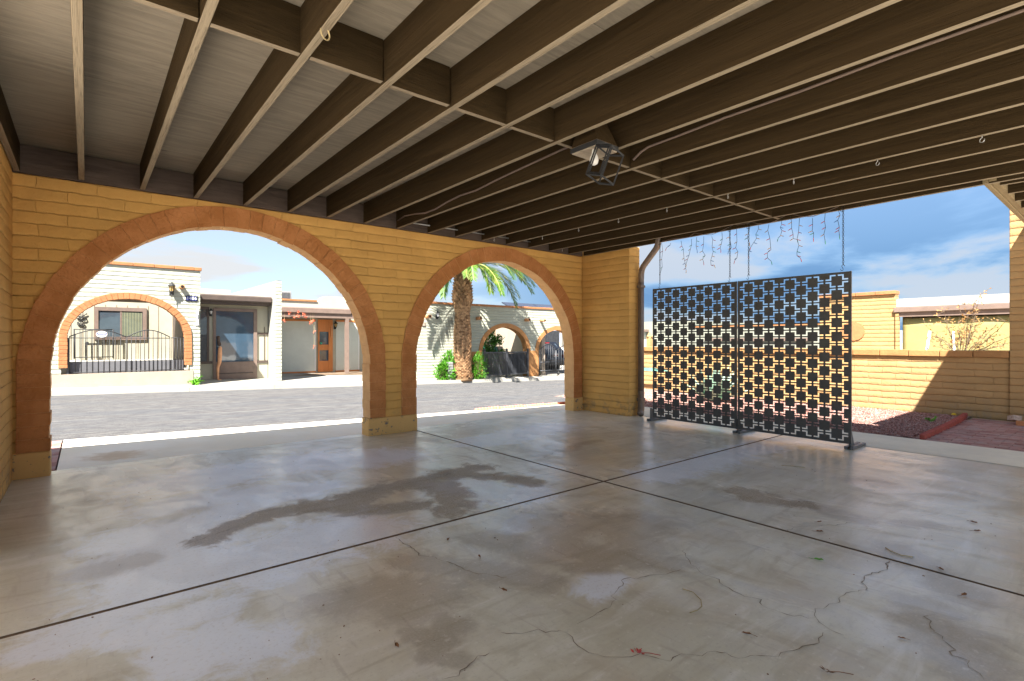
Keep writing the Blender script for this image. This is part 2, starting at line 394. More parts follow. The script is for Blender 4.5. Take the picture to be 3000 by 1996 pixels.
# ------------------------------------------------------------------ mesh helpers
class MB:
    def __init__(s): s.v, s.f, s.sm = [], [], []
    def add(s, vs, fs, smooth=False):
        o = len(s.v); s.v += [tuple(v) for v in vs]; s.f += [[i + o for i in f] for f in fs]; s.sm += [smooth] * len(fs); return s
    def hexa(s, p):      # 8 corners, bottom ring then top ring (ccw from above)
        return s.add(p, [(3, 2, 1, 0), (4, 5, 6, 7), (0, 1, 5, 4), (1, 2, 6, 5), (2, 3, 7, 6), (3, 0, 4, 7)])
    def box(s, x0, x1, y0, y1, z0, z1):
        return s.hexa([(x0, y0, z0), (x1, y0, z0), (x1, y1, z0), (x0, y1, z0), (x0, y0, z1), (x1, y0, z1), (x1, y1, z1), (x0, y1, z1)])
    def obox(s, c, size, rot=(0, 0, 0)):
        from mathutils import Euler
        m = Euler(rot).to_matrix(); c = Vector(c); a, b, d = (x / 2 for x in size)
        return s.hexa([c + m @ Vector(q) for q in ((-a, -b, -d), (a, -b, -d), (a, b, -d), (-a, b, -d), (-a, -b, d), (a, -b, d), (a, b, d), (-a, b, d))])
    def tube(s, pts, r, n=8, caps=True, smooth=True):
        pts = [Vector(p) for p in pts]; k = len(pts); rr = r if isinstance(r, (list, tuple)) else [r] * k
        o = len(s.v); up = None; vs = []
        for i, p in enumerate(pts):
            d = (pts[min(i + 1, k - 1)] - pts[max(i - 1, 0)]).normalized()
            if up is None: up = Vector((0, 0, 1)) if abs(d.z) < .9 else Vector((1, 0, 0))
            a = d.cross(up)
            if a.length < 1e-5: a = d.cross(Vector((0, 1, 0)))
            a.normalize(); b = d.cross(a).normalized(); up = -b if False else up
            for j in range(n):
                q = 2 * math.pi * j / n; vs.append(p + (a * math.cos(q) + b * math.sin(q)) * rr[i])
        fs = [(i * n + j, i * n + (j + 1) % n, (i + 1) * n + (j + 1) % n, (i + 1) * n + j) for i in range(k - 1) for j in range(n)]
        s.add(vs, fs, smooth)
        if caps:
            s.f.append([o + j for j in range(n)]); s.sm.append(False)
            s.f.append([o + (k - 1) * n + j for j in reversed(range(n))]); s.sm.append(False)
        return s
    def lathe(s, prof, c, n=16, smooth=True, axis='z'):
        vs = []; c = Vector(c)
        for r, h in prof:
            for j in range(n):
                q = 2 * math.pi * j / n; a, b = r * math.cos(q), r * math.sin(q)
                vs.append(c + (Vector((a, b, h)) if axis == 'z' else Vector((a, h, b)) if axis == 'y' else Vector((h, a, b))))
        k = len(prof)
        fs = [(i * n + j, i * n + (j + 1) % n, (i + 1) * n + (j + 1) % n, (i + 1) * n + j) for i in range(k - 1) for j in range(n)]
        fs += [tuple(reversed(range(n))), tuple((k - 1) * n + j for j in range(n))]
        return s.add(vs, fs, smooth)
    def prism(s, poly, axis, a, b):   # poly in the two other axes, extruded a..b along axis
        f = {'y': lambda p, h: (p[0], h, p[1]), 'x': lambda p, h: (h, p[0], p[1]), 'z': lambda p, h: (p[0], p[1], h)}[axis]
        n = len(poly)
        vs = [f(p, a) for p in poly] + [f(p, b) for p in poly]
        fs = [tuple(range(n)), tuple(reversed(range(n, 2 * n)))] + [(i, i + n, (i + 1) % n + n, (i + 1) % n) for i in range(n)]
        return s.add(vs, fs)
    def leaf(s, p, d, w, L, nrm=None):
        p = Vector(p); d = Vector(d).normalized(); a = d.cross(nrm if nrm is not None else Vector((random.gauss(0, 1), random.gauss(0, 1), random.gauss(0, 1))))
        if a.length < 1e-4: a = d.cross(Vector((1, .3, .2)))
        a.normalize(); m = p + d * L * .45
        return s.add([p, m + a * w / 2, p + d * L, m - a * w / 2], [(0, 1, 2, 3)])
    def build(s, name, mat, parent=None, bevel=0., fixn=True):
        me = bpy.data.meshes.new(name); me.from_pydata(s.v, [], s.f)
        me.polygons.foreach_set('use_smooth', s.sm)
        if fixn and len(s.f) < 20000:
            b = bmesh.new(); b.from_mesh(me); bmesh.ops.recalc_face_normals(b, faces=b.faces); b.to_mesh(me); b.free()
        me.update()
        o = bpy.data.objects.new(name, me); COL.objects.link(o)
        me.materials.append(mat)
        if parent is not None: own(o, parent)
        if bevel:
            m = o.modifiers.new('edge', 'BEVEL'); m.width = bevel; m.segments = 2; m.limit_method = 'ANGLE'
        return o
def own(o, parent):
    o.parent = parent
    w = Matrix.Identity(4); q = parent
    while q is not None:
        w = Matrix.LocRotScale(q.location, q.rotation_euler, q.scale) @ w if q.parent is None else w
        q = q.parent
    if parent.parent is None: o.matrix_parent_inverse = w.inverted()
def tag(o, label, cat, group=None):
    o['label'] = label; o['category'] = cat
    if group: o['group'] = group
    return o
def thing(name, label, cat, loc=(0, 0, 0), group=None):
    o = bpy.data.objects.new(name, None); COL.objects.link(o); o.location = loc; o.empty_display_size = .1
    return tag(o, label, cat, group)
def struct(o, kind='structure'):
    o['kind'] = kind; return o
def copy_thing(o, loc, label=None):
    c = o.copy(); COL.objects.link(c); c.location = loc
    if label: c['label'] = label
    for ch in o.children:
        d = ch.copy(); COL.objects.link(d); d.parent = c; d.matrix_parent_inverse = ch.matrix_parent_inverse.copy()
        for g in ch.children:
            e = g.copy(); COL.objects.link(e); e.parent = d; e.matrix_parent_inverse = g.matrix_parent_inverse.copy()
    return c

def arch_pts(cx, spring, rx, rz, n=48, a0=180., a1=0.):
    return [(cx + rx * math.cos(R(a0 + (a1 - a0) * i / n)), spring + rz * math.sin(R(a0 + (a1 - a0) * i / n))) for i in range(n + 1)]
def wall_arches(x0, x1, zb, zt, arches):
    poly = [(x0, zb)]
    for cx, sp, rx, rz in arches:
        poly += [(cx - rx, zb)] + arch_pts(cx, sp, rx, rz) + [(cx + rx, zb)]
    return poly + [(x1, zb), (x1, zt), (x0, zt)]
def voussoirs(cx, sp, ri, ro, riz, roz, zb, y0, y1, n, leg_h, jit=.006, gap=.0018):
    mb = MB(); J = lambda k=1.: random.uniform(-jit, jit) * k
    def block(q):   # q: 4 (x,z) corners: inner-a, outer-a, outer-b, inner-b
        ya, yb = y0 + J(.7), y1 + J(.7)
        mb.hexa([(q[0][0], ya, q[0][1]), (q[1][0], ya, q[1][1]), (q[1][0], yb, q[1][1]), (q[0][0], yb, q[0][1]),
                 (q[3][0], ya, q[3][1]), (q[2][0], ya, q[2][1]), (q[2][0], yb, q[2][1]), (q[3][0], yb, q[3][1])])
    for s in (-1, 1):
        m = max(1, round((sp - zb) / leg_h)); h = (sp - zb) / m
        for i in range(m):
            za, zt = zb + i * h + gap, zb + (i + 1) * h - gap
            ji, jo = J(), J(.6)
            block([(cx + s * (ri + ji), za), (cx + s * (ro + jo), za), (cx + s * (ro + jo), zt), (cx + s * (ri + ji + J(.5)), zt)])
    for i in range(n):
        g = gap / ri
        a, b = math.pi * i / n + g, math.pi * (i + 1) / n - g
        ji, jo = J(), J(.6); jk = ji + J(.5)
        f = lambda r, rz, q: (cx + r * math.cos(q), sp + rz * math.sin(q))
        block([f(ri + ji, riz + ji, a), f(ro + jo, roz + jo, a), f(ro + jo, roz + jo, b), f(ri + jk, riz + jk, b)])
    e = .014
    core = [(cx - ro + e, zb + e), (cx - ro + e, sp)] + arch_pts(cx, sp, ro - e, roz - e, 64)[1:] + [(cx + ro - e, zb + e), (cx + ri + e, zb + e), (cx + ri + e, sp)] + arch_pts(cx, sp, ri + e, riz + e, 64, 0, 180)[1:] + [(cx - ri - e, zb + e)]
    if sp - zb < .05: core = arch_pts(cx, sp, ro - e, roz - e, 64)[1:-1] + arch_pts(cx, sp, ri + e, riz + e, 64, 0, 180)[1:-1]
    mb.prism(core, 'y', y0 + e, y1 - e)
    return mb
def grid_mesh(xs, ys, zf):
    mb = MB(); nx, ny = len(xs), len(ys)
    mb.v = [(x, y, zf(x, y)) for y in ys for x in xs]
    mb.f = [[j * nx + i, j * nx + i + 1, (j + 1) * nx + i + 1, (j + 1) * nx + i] for j in range(ny - 1) for i in range(nx - 1)]
    mb.sm = [True] * len(mb.f)
    return mb
def rs(y0, y, x, z):      # the same line of sight scaled to another depth: used once to set sizes of far parts
    return x * y / y0, 1.2 + (z - 1.2) * y / y0

# ------------------------------------------------------------------ ground, street, slab
def street_z(x): return -.022 - .026 * max(-12, min(30, x))
def lots_z(x, y): return .08 - .026 * max(-12, min(30, x)) + .035 * max(0, min(6, y - 15.2))
def ground_z(x, y):
    if y < 6.45: return -.05
    if y < 8.3:
        k = (y - 6.45) / 1.85; return -.05 + k * (street_z(x) + .01)
    if y < 15.2: return street_z(x) - .04
    if y < 15.3: return street_z(x) - .04
    return lots_z(x, y) - .05
xs = [-400, -120, -40, -20] + list(np.arange(-12, 30.1, 1.5)) + [45, 120, 400]
ys = [-300, -80, -20, -5, 0, 3, 5, 6.45, 7, 8.3, 9, 12, 15.2, 15.3, 16, 17.5, 19, 21.2, 24, 30, 60, 150, 400]
struct(grid_mesh(xs, ys, ground_z).build('ground', M['ground']))
xs2 = list(np.arange(-40, 60.1, 2.))
struct(grid_mesh(xs2, [8.3, 10, 12, 14, 15.2], lambda x, y: street_z(x) + .02 * math.sin((y - 8.3) / 6.9 * math.pi)).build('road', M['asphalt']))
pv = MB()
for i in range(len(xs2) - 1):
    a, b = xs2[i], xs2[i + 1]
    pv.add([(a, 15.2, street_z(a) - .03), (b, 15.2, street_z(b) - .03), (b, 15.22, lots_z(b, 15.2)), (a, 15.22, lots_z(a, 15.2)),
            (b, 16.0, lots_z(b, 16.0)), (a, 16.0, lots_z(a, 16.0)), (b, 22, lots_z(b, 22)), (a, 22, lots_z(a, 22))],
           [(0, 1, 2, 3), (3, 2, 4, 5), (5, 4, 6, 7)])
struct(pv.build('pavement', M['pave']))
kb = MB()
for i in range(len(xs2) - 1):
    a, b = xs2[i] + .003, xs2[i + 1] - .003
    for (p, q, zo) in ((15.13, 15.24, .006),):
        kb.hexa([(a, p, street_z(a) - .05), (b, p, street_z(b) - .05), (b, q, street_z(b) - .05), (a, q, street_z(a) - .05),
                 (a, p + .03, lots_z(a, 15.2) + zo), (b, p + .03, lots_z(b, 15.2) + zo), (b, q, lots_z(b, 15.2) + zo), (a, q, lots_z(a, 15.2) + zo)])
struct(kb.build('kerb', M['pave']))
def apron_z(x, y):
    k = (y - 6.385) / (8.32 - 6.385); return -.002 + k * (street_z(x) + .010)
struct(grid_mesh(list(np.arange(-.21, 9.0, .4)), list(np.linspace(6.385, 8.34, 7)), apron_z).build('driveway_apron', M['apron']))

STAINS = [
 (.13, [(0.569, 3.589), (0.718, 3.73), (0.853, 3.786), (1.037, 3.862), (1.215, 3.864)]),
 (.19, [(1.215, 3.84), (1.389, 3.80), (1.585, 3.85), (1.811, 3.90), (1.998, 3.90), (2.183, 3.90), (2.411, 3.95), (2.697, 3.99), (2.85, 3.98)]),
 (.14, [(2.627, 3.909), (2.755, 3.688), (2.837, 3.546), (2.899, 3.386), (2.926, 3.293)]),
 (.19, [(2.257, 3.772), (2.239, 3.528), (2.20, 3.40), (2.101, 3.241), (2.008, 3.164)]),
 (.14, [(1.447, 3.673), (1.486, 3.518), (1.636, 3.419), (1.796, 3.387), (1.913, 3.343)]),
 (.16, [(4.012, 2.03), (4.053, 1.981), (3.97, 1.873), (4.03, 1.80)]), (.10, [(4.062, 1.635), (4.073, 1.56)])]
SOFT = [
 (.10, [(0.415, 4.145), (0.515, 4.242), (0.6, 4.27)]),
 (.30, [(2.347, 2.60), (2.368, 2.501), (2.366, 2.34), (2.521, 2.334), (2.634, 2.284), (2.647, 2.15), (2.784, 2.118), (2.872, 2.046)]),
 (.22, [(2.641, 2.076), (2.544, 1.935), (2.521, 1.82)]), (.20, [(1.871, 2.54), (1.943, 2.428), (1.955, 2.283), (1.976, 2.172), (2.243, 2.217)]),
 (.15, [(4.061, 1.635), (4.073, 1.522), (4.04, 1.354), (3.993, 1.234)]), (.19, [(5.105, 1.578), (5.197, 1.503), (5.181, 1.411)]),
 (.11, [(4.118, 1.026), (4.247, 0.899)]), (.22, [(0.907, 2.344), (0.982, 2.324), (1.113, 2.325), (1.218, 2.262), (1.273, 2.128)]),
 (.16, [(0.02, 3.50), (0.087, 3.461), (0.146, 3.467), (0.237, 3.477)]), (.14, [(1.058, 2.159), (1.073, 2.071), (1.12, 2.034)]), (.09, [(1.177, 1.895), (1.219, 1.826)]),
 (.18, [(2.146, 2.193), (2.212, 1.918), (2.323, 1.767), (2.431, 1.622)]), (.09, [(1.99, 1.929), (2.094, 1.816)]),
 (.09, [(1.024, 1.902), (1.114, 1.781)]), (.07, [(1.008, 1.735), (1.082, 1.633)]), (.10, [(3.65, 4.0), (3.903, 4.042), (4.082, 4.009), (4.362, 4.146), (4.743, 4.167)]),
 (.16, [(1.35, 2.55), (1.6, 2.2), (1.75, 1.9)]), (.2, [(2.9, .62), (2.65, .5), (2.5, .4)]), (.16, [(3.6, .9), (3.2, .55)])]
WHITE = [
 (.16, [(0.06, 3.56), (0.193, 3.513)]), (.42, [(0.332, 3.855), (0.452, 3.721), (0.40, 3.45), (0.30, 3.2), (0.495, 3.126), (0.656, 3.105), (0.902, 3.10), (1.3, 3.2)]),
 (.14, [(0.217, 2.664), (0.322, 2.649), (0.458, 2.632)]), (.06, [(0.115, 2.731), (0.203, 2.711)]), (.30, [(2.437, 3.55), (2.485, 3.327), (2.451, 3.12), (2.69, 3.1)]),
 (.11, [(0.082, 2.626), (0.192, 2.568)]), (.11, [(0.422, 2.462), (0.483, 2.346)]), (.13, [(1.893, 1.663), (1.994, 1.696)]), (.10, [(2.301, 2.687), (2.11, 2.549)]), (.12, [(0.249, 2.275), (0.295, 2.211)]),
 (.22, [(.45, 3.95), (.75, 4.1), (1.1, 4.25), (1.5, 4.3)]), (.18, [(-.1, 2.75), (.15, 2.9), (.4, 2.98)]), (.2, [(.3, 2.35), (.55, 2.2)]),
 (.5, [(.6, 5.2), (1.6, 5.3), (2.4, 5.0)]), (.3, [(3.9, 2.8), (5.0, 2.75), (6.2, 2.8)]), (.3, [(.45, 4.5), (1.2, 4.4)]), (.4, [(3.6, 5.0), (5.0, 5.2)])]
def field(xy, lines):
    out = np.full(len(xy), -1.)
    for w, pl in lines:
        p = np.array(pl)
        for a, b in zip(p[:-1], p[1:]):
            ab = b - a; k = np.clip(((xy - a) @ ab) / max(1e-9, ab @ ab), 0, 1)
            d = np.linalg.norm(xy - (a + k[:, None] * ab), axis=1)
            out = np.maximum(out, 1 - d / w)
    return np.clip(out, -1, 1)
floor = thing('carport_floor', 'x', 'x', (3.2, 3.0, 0)); del floor['label']; del floor['category']; struct(floor)
G = .013; JX, JY = 3.41, 2.93
panels = [(-.49, JX - G, JY + G, 6.195), (JX + G, 6.915, JY + G, 6.195), (-.49, JX - G, -5., JY - G), (JX + G, 6.915, -5., JY - G)]
for (a, b, c_, d) in panels:
    st = .035
    xs3 = np.linspace(a, b, int((b - a) / st) + 2)
    c_ = max(c_, -1.5); ylo = max(c_, -.6); ys3 = np.concatenate([np.linspace(c_, ylo, 6)[:-1] if ylo > c_ else [], np.linspace(ylo, d, int((d - ylo) / st) + 2)])
    mb = grid_mesh(list(xs3), list(ys3), lambda x, y: 0.)
    o = mb.build('slab', M['slab'], floor, fixn=False); o['kind'] = 'structure'
    xy = np.array([(v[0], v[1]) for v in mb.v])
    for nm, L in (('stain', STAINS), ('soft', SOFT), ('white', WHITE)):
        at = o.data.attributes.new(nm, 'FLOAT', 'POINT'); at.data.foreach_set('value', field(xy, L).astype(np.float32))
def ribbon(mb, pts, w, z, jit=.006):
    q = []
    for i in range(len(pts) - 1):
        a, b = Vector((*pts[i], 0)), Vector((*pts[i + 1], 0)); n = max(2, int((b - a).length / .025))
        for k in range(n):
            p = a.lerp(b, k / n); d = (b - a).normalized(); s_ = Vector((-d.y, d.x, 0)); q.append(p + s_ * random.gauss(0, jit))
    q.append(Vector((*pts[-1], 0))); vs, fs = [], []
    for i, p in enumerate(q):
        d = (q[min(i + 1, len(q) - 1)] - q[max(i - 1, 0)]).normalized(); s_ = Vector((-d.y, d.x, 0)); ww = w * random.choice((.25, .5, .7, 1., 1.5)) * (.4 if i in (0, len(q) - 1) else 1)
        vs += [(*(p + s_ * ww / 2).xy, z), (*(p - s_ * ww / 2).xy, z)]
    fs = [(2 * i, 2 * i + 1, 2 * i + 3, 2 * i + 2) for i in range(len(q) - 1)]
    mb.add(vs, fs)
CRACKS = [[(1.459, 2.895), (1.452, 2.696), (1.446, 2.545), (1.492, 2.493), (1.519, 2.412), (1.53, 2.292), (1.544, 2.201), (1.595, 2.121), (1.645, 2.042)],
[(2.416, 1.539), (2.294, 1.561), (2.194, 1.605), (2.097, 1.659), (1.911, 1.583), (1.843, 1.536), (1.737, 1.526), (1.606, 1.526)],
[(1.32, 1.684), (1.378, 1.62), (1.446, 1.589), (1.53, 1.533), (1.509, 1.473), (1.496, 1.385), (1.503, 1.329), (1.562, 1.252), (1.631, 1.224), (1.669, 1.151), (1.768, 1.126)],
[(0.974, 1.58), (1.027, 1.573), (1.1, 1.591), (1.149, 1.605), (1.201, 1.597)],
[(2.65, 1.682), (2.498, 1.539), (2.472, 1.453), (2.439, 1.367), (2.393, 1.254), (2.381, 1.188), (2.406, 1.136), (2.359, 1.074), (2.379, 1.001), (2.434, 0.909)],
[(3.379, 0.888), (3.272, 0.864), (3.161, 0.876), (3.038, 0.901), (2.974, 0.893), (2.924, 0.864), (2.842, 0.864), (2.791, 0.906), (2.644, 0.9), (2.551, 0.917), (2.488, 0.93), (2.454, 0.92), (2.414, 0.881), (2.382, 0.83), (2.384, 0.78)],
[(2.34, 0.848), (2.25, 0.834), (2.169, 0.848), (2.093, 0.881), (2.031, 0.889), (1.977, 0.926), (1.952, 0.954), (1.901, 0.975), (1.896, 1.021), (1.876, 1.052), (1.819, 1.084), (1.763, 1.123)],
[(2.895, 0.616), (2.79, 0.591), (2.723, 0.568), (2.707, 0.539), (2.655, 0.518), (2.597, 0.483), (2.555, 0.467), (2.553, 0.427), (2.509, 0.409), (2.457, 0.364)],
[(3.4, 1.434), (3.516, 1.437), (3.619, 1.373), (3.756, 1.289), (3.846, 1.248), (3.946, 1.23), (3.995, 1.19)],
[(0.442, 3.573), (0.555, 3.618), (0.659, 3.68), (0.752, 3.702)],
[(1.523, 3.936), (1.887, 3.943), (2.185, 3.936), (2.38, 3.92), (2.555, 3.968)],
[(3.619, 3.9), (3.903, 4.042), (4.082, 4.009), (4.362, 4.146), (4.743, 4.167), (5.005, 4.065), (5.408, 4.142)]]
cb = MB()
for c_ in CRACKS: ribbon(cb, c_, .0036, .0022, .008)
for k in range(9):
    ribbon(cb, [(random.uniform(0, 3), random.uniform(3.1, 5.8))] * 1 + [(random.uniform(0, 3), random.uniform(3.1, 5.8))], .0015, .0021) if False else None
o = cb.build('crack', M['crack'], floor, fixn=False); o['kind'] = 'structure'
jb = MB(); jb.box(-.49, 6.915, JY - G - .006, JY + G + .006, -.03, -.003); jb.box(JX - G - .006, JX + G + .006, -5, JY - G - .007, -.03, -.0035); jb.box(JX - G - .006, JX + G + .006, JY + G + .007, 6.2, -.03, -.0035)
jb.box(-.49, 6.92, 6.19, 6.21, -.03, -.004); jb.box(6.91, 6.94, -5, 6.2, -.03, -.004)
o = jb.build('joint', M['joint'], floor); o['kind'] = 'structure'
gb = grid_mesh(list(np.linspace(-.49, 6.92, 60)), [6.203, 6.25, 6.3, 6.34, 6.380], lambda x, y: -.0005)
o = gb.build('threshold', M['slab'], floor, fixn=False); o['kind'] = 'structure'
for nm in ('stain', 'soft', 'white'):
    at = o.data.attributes.new(nm, 'FLOAT', 'POINT'); at.data.foreach_set('value', np.full(len(gb.v), -1., np.float32))
bp = MB(); bp.add([(-12, -12, -.004), (14, -12, -.004), (14, -1.51, -.004), (-.495, -1.51, -.004), (-.495, 6.15, -.004), (-12, 6.15, -.004)], [(0, 1, 2, 3), (0, 3, 4, 5)]); struct(bp.build('bounce_ground', M['bounce_pale']))  # unseen pale ground added behind and left to bounce sun under the roof
# paler walk beside the slab
struct(grid_mesh(list(np.linspace(6.84, 7.80, 12)), list(np.linspace(-1.5, 6.38, 60)), lambda x, y: .003).build('side_walk', M['walk']))

# ------------------------------------------------------------------ arched wall, side wall, pier
WY0, WY1 = 6.19, 6.36
AR = [(1.25, .905, 1.5, 1.715), (4.905, .90, 1.5, 1.71)]
aw = thing('arched_wall', 'tan slump block wall with two brick trimmed arches, open to the street', 'wall', (3, 6.25, 0))
poly = [(-2.6, .22)]
for cx, sp, ri, ro in AR: poly += [(cx - ro + .03, .22)] + arch_pts(cx, sp, ro - .03, ro - .03, 64) + [(cx + ro - .03, .22)]
poly += [(6.92, .22), (6.92, 2.91), (-2.6, 2.91)]
MB().prism(poly, 'y', WY0, WY1).build('wall', M['tan'], aw)
for cx, sp, ri, ro in AR:
    voussoirs(cx, sp, ri, ro, ri, ro, .222, WY0 - .028, WY1 + .028, 40, .118, .0065, .001).build('arch_trim', M['orange'], aw, bevel=.0022)
for a, b in ((-2.6, -.245), (2.735, 3.425), (6.41, 6.92)):
    pb = MB(); pb.box(a, b, WY0 - .02, WY1 + .02, -.03, .2195); pb.build('plinth', M['plinth_chip'], aw, bevel=.012)
lw = thing('side_wall', 'tan slump block wall closing the carport beside the larger arch', 'wall', (-.6, 2, 0))
MB().box(-.70, -.49, 4.0, WY0 - .001, -.03, 2.97).build('wall', M['tan'], lw)
pr_ = thing('wall_pier', 'tan slump block pier standing beside the brown downspout', 'pier', (6.77, 5.7, 0))
MB().box(6.635, 6.90, 5.175, WY0 - .001, -.03, 2.70).build('pier', M['tan'], pr_, bevel=.012)

# ------------------------------------------------------------------ carport roof
RB, RT = 2.655, 2.90
YB = -1.45
roof = thing('carport_roof', 'brown timber carport roof with exposed rafters overhead', 'roof', (3, 1, 2.65))
rx = [-.03 + .4505 * i for i in range(15)]
for i, x in enumerate([-.465] + rx):
    dz = random.uniform(-.005, .006); dx = random.uniform(-.006, .006)
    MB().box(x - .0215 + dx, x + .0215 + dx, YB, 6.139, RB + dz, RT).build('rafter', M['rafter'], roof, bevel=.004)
MB().hexa([(6.39, YB, 2.652), (6.432, YB, 2.652), (6.642, 6.12, 2.652), (6.60, 6.12, 2.652), (6.39, YB, 2.93), (6.432, YB, 2.93), (6.642, 6.12, 2.93), (6.60, 6.12, 2.93)]).build('rim_board', M['rafter'], roof, bevel=.004)
allx = [-.465] + rx + [6.50]
for i in range(len(allx) - 1):
    y = 2.735 + .005 * i + random.uniform(-.006, .006)
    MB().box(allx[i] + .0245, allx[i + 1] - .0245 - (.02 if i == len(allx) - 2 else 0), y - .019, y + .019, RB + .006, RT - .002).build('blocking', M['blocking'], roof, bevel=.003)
MB().box(-.49, 6.60, 6.142, 6.186, 2.648, 2.89).build('ledger', M['ledger'], roof, bevel=.003)
ys_ = [YB, -.57, .66, 1.88, 3.10, 4.32, 5.54, 6.188]
for i in range(len(ys_) - 1):
    MB().box(-.489, 6.62, ys_[i] + .003, ys_[i + 1] - .003, RT + .001, RT + .02).build('deck_panel', M['deck'], roof)
MB().prism([(-.489, 2.925), (6.46, 2.925), (6.70, 2.925), (6.70, 2.965), (-.489, 2.965)], 'y', YB, 6.188).build('roofing', M['roof_white'], roof)
MB().box(-2.3, -.492, YB, 6.18, RT + .001, RT + .03).build('deck_panel', M['deck'], roof)  # unseen roof strip added over the open left side to block sun
# conduit and cables under the roof
tag(MB().tube([(3.15, 6.075, 2.735), (4.2, 6.075, 2.738), (5.35, 6.075, 2.735)], .009, 8).build('conduit', M['galv']), 'thin metal conduit running through the rafters along the arched wall', 'conduit')
def cable(name, x, pts, label):
    q = [(x, y, z) for y, z in pts]; tag(MB().tube(q, .009, 8).build(name, M['taupe']), label, 'cable', 'cables along the rafters')
cable('electric_cable', 3.086, [(6.07, 2.735), (5.88, 2.757), (5.62, 2.735), (5.38, 2.70), (5.15, 2.70), (4.89, 2.73), (4.64, 2.745), (4.35, 2.735), (4.0, 2.76), (3.6, 2.78), (3.1, 2.80), (2.77, 2.81)], 'brown cable sagging along the rafter between lantern and arched wall')
cable('electric_cable', 3.515, [(2.70, 2.70), (2.62, 2.745), (2.55, 2.765), (2.3, 2.77), (1.9, 2.785), (1.4, 2.785), (.9, 2.80), (.3, 2.80), (-1.5, 2.80)], 'brown cable stapled along the rafter from lantern towards the viewer')

# ------------------------------------------------------------------ ceiling lantern
la = thing('ceiling_lantern', 'weathered black lantern hanging askew under the rafters, bulb showing', 'lantern', (2.9, 2.6, 2.6))
MB().hexa([(2.79, 2.46, 2.625), (3.02, 2.46, 2.625), (3.02, 2.71, 2.625), (2.79, 2.71, 2.625), (2.885, 2.60, 2.898), (3.02, 2.60, 2.898), (3.02, 2.71, 2.898), (2.885, 2.71, 2.898)]).build('mounting_box', M['rafter'], la, bevel=.004)
MB().box(2.785, 3.025, 2.455, 2.715, 2.590, 2.622).build('collar', M['iron'], la, bevel=.002)
MB().box(2.795, 3.015, 2.465, 2.705, 2.581, 2.5885).build('back_plate', M['porcelain'], la)
MB().lathe([(.012, .085), (.016, .06), (.017, .05), (.03, .022), (.033, 0.), (.026, -.022), (.010, -.033)], (2.84, 2.53, 2.50), 16).build('bulb', M['bulb_white'], la)
fwv = Vector((math.sin(R(39.33)), math.cos(R(39.33)), 0)); rtv = Vector((math.cos(R(39.33)), -math.sin(R(39.33)), 0)); upv = Vector((0, 0, 1))
A0 = Vector((2.795, 2.468, 2.582)); e1 = rtv * .082 - upv * .045 - fwv * .12; e2 = rtv * .105 - upv * .035 + fwv * .10; e3 = -rtv * .074 - upv * .210 - fwv * .02
fr = MB()
def bar(a, b, w=.008): fr.tube([a, b], w, 4, smooth=False)
c8 = [A0, A0 + e1, A0 + e1 + e2, A0 + e2]; d8 = [p + e3 for p in c8]
for i in range(4):
    bar(c8[i], c8[(i + 1) % 4]); bar(d8[i], d8[(i + 1) % 4]); bar(c8[i], d8[i])
bar(c8[1] * .9 + c8[2] * .1, d8[1] * .9 + d8[2] * .1, .005)
fr.build('frame', M['iron'], la)
door = MB()
for a, b in ((0, 1),):
    q = [c8[a].lerp(c8[b], .14) + e3 * .06, c8[a].lerp(c8[b], .86) + e3 * .06, c8[a].lerp(c8[b], .86) + e3 * .94, c8[a].lerp(c8[b], .14) + e3 * .94]
    for i in range(4): door.tube([q[i], q[(i + 1) % 4]], .007, 4, smooth=False)
door.build('door_frame', M['iron'], la)

# ------------------------------------------------------------------ hooks under the rafters
def hook_mb(x, y, z, r=.014, w=.0022, ang=0.):
    m = MB(); pts = [(0, 0, .03), (0, 0, .0)]
    pts += [(r * math.sin(q) , 0, -r + r * math.cos(q)) for q in [R(a) for a in range(20, 281, 20)]]
    ca, sa = math.cos(ang), math.sin(ang)
    return m.tube([(x + p[0] * ca, y + p[0] * sa, z + p[2]) for p in pts], w, 6)
HK = [((4.924, 5.34), 'nearest the wall over the smaller arch', 0), ((4.924, 4.65), 'second from the arched wall on the hook rafter', 0), ((4.924, 4.0), 'third from the arched wall on the hook rafter', 0), ((4.924, 3.33), 'just before the blocking row, street side', 0),
      ((4.924, 2.63), 'just past the blocking row, near the lantern', 0), ((4.924, 2.01), 'above the patterned panels, second past the blocking', 0), ((4.924, 1.37), 'third past the blocking row, over the floor', 0), ((4.924, .74), 'last along the hook rafter, nearest the viewer', 0),
      ((4.474, 5.86), 'on another rafter close to the arched wall', 0), ((5.83, 5.86), 'on the rafter near the pier and arch', 0)]
for (x, y), lab, _ in HK:
    tag(hook_mb(x, y, 2.64, .016, .0028, R(random.uniform(20, 70))).build('screw_hook', M['galv']), 'small metal hook ' + lab, 'hook', 'small hooks screwed into the rafters')
tag(hook_mb(.86, 2.42, 2.66, .03, .0035, R(30)).build('screw_hook', M['straw']), 'large bent hook hanging from rafter above the larger arch', 'hook')

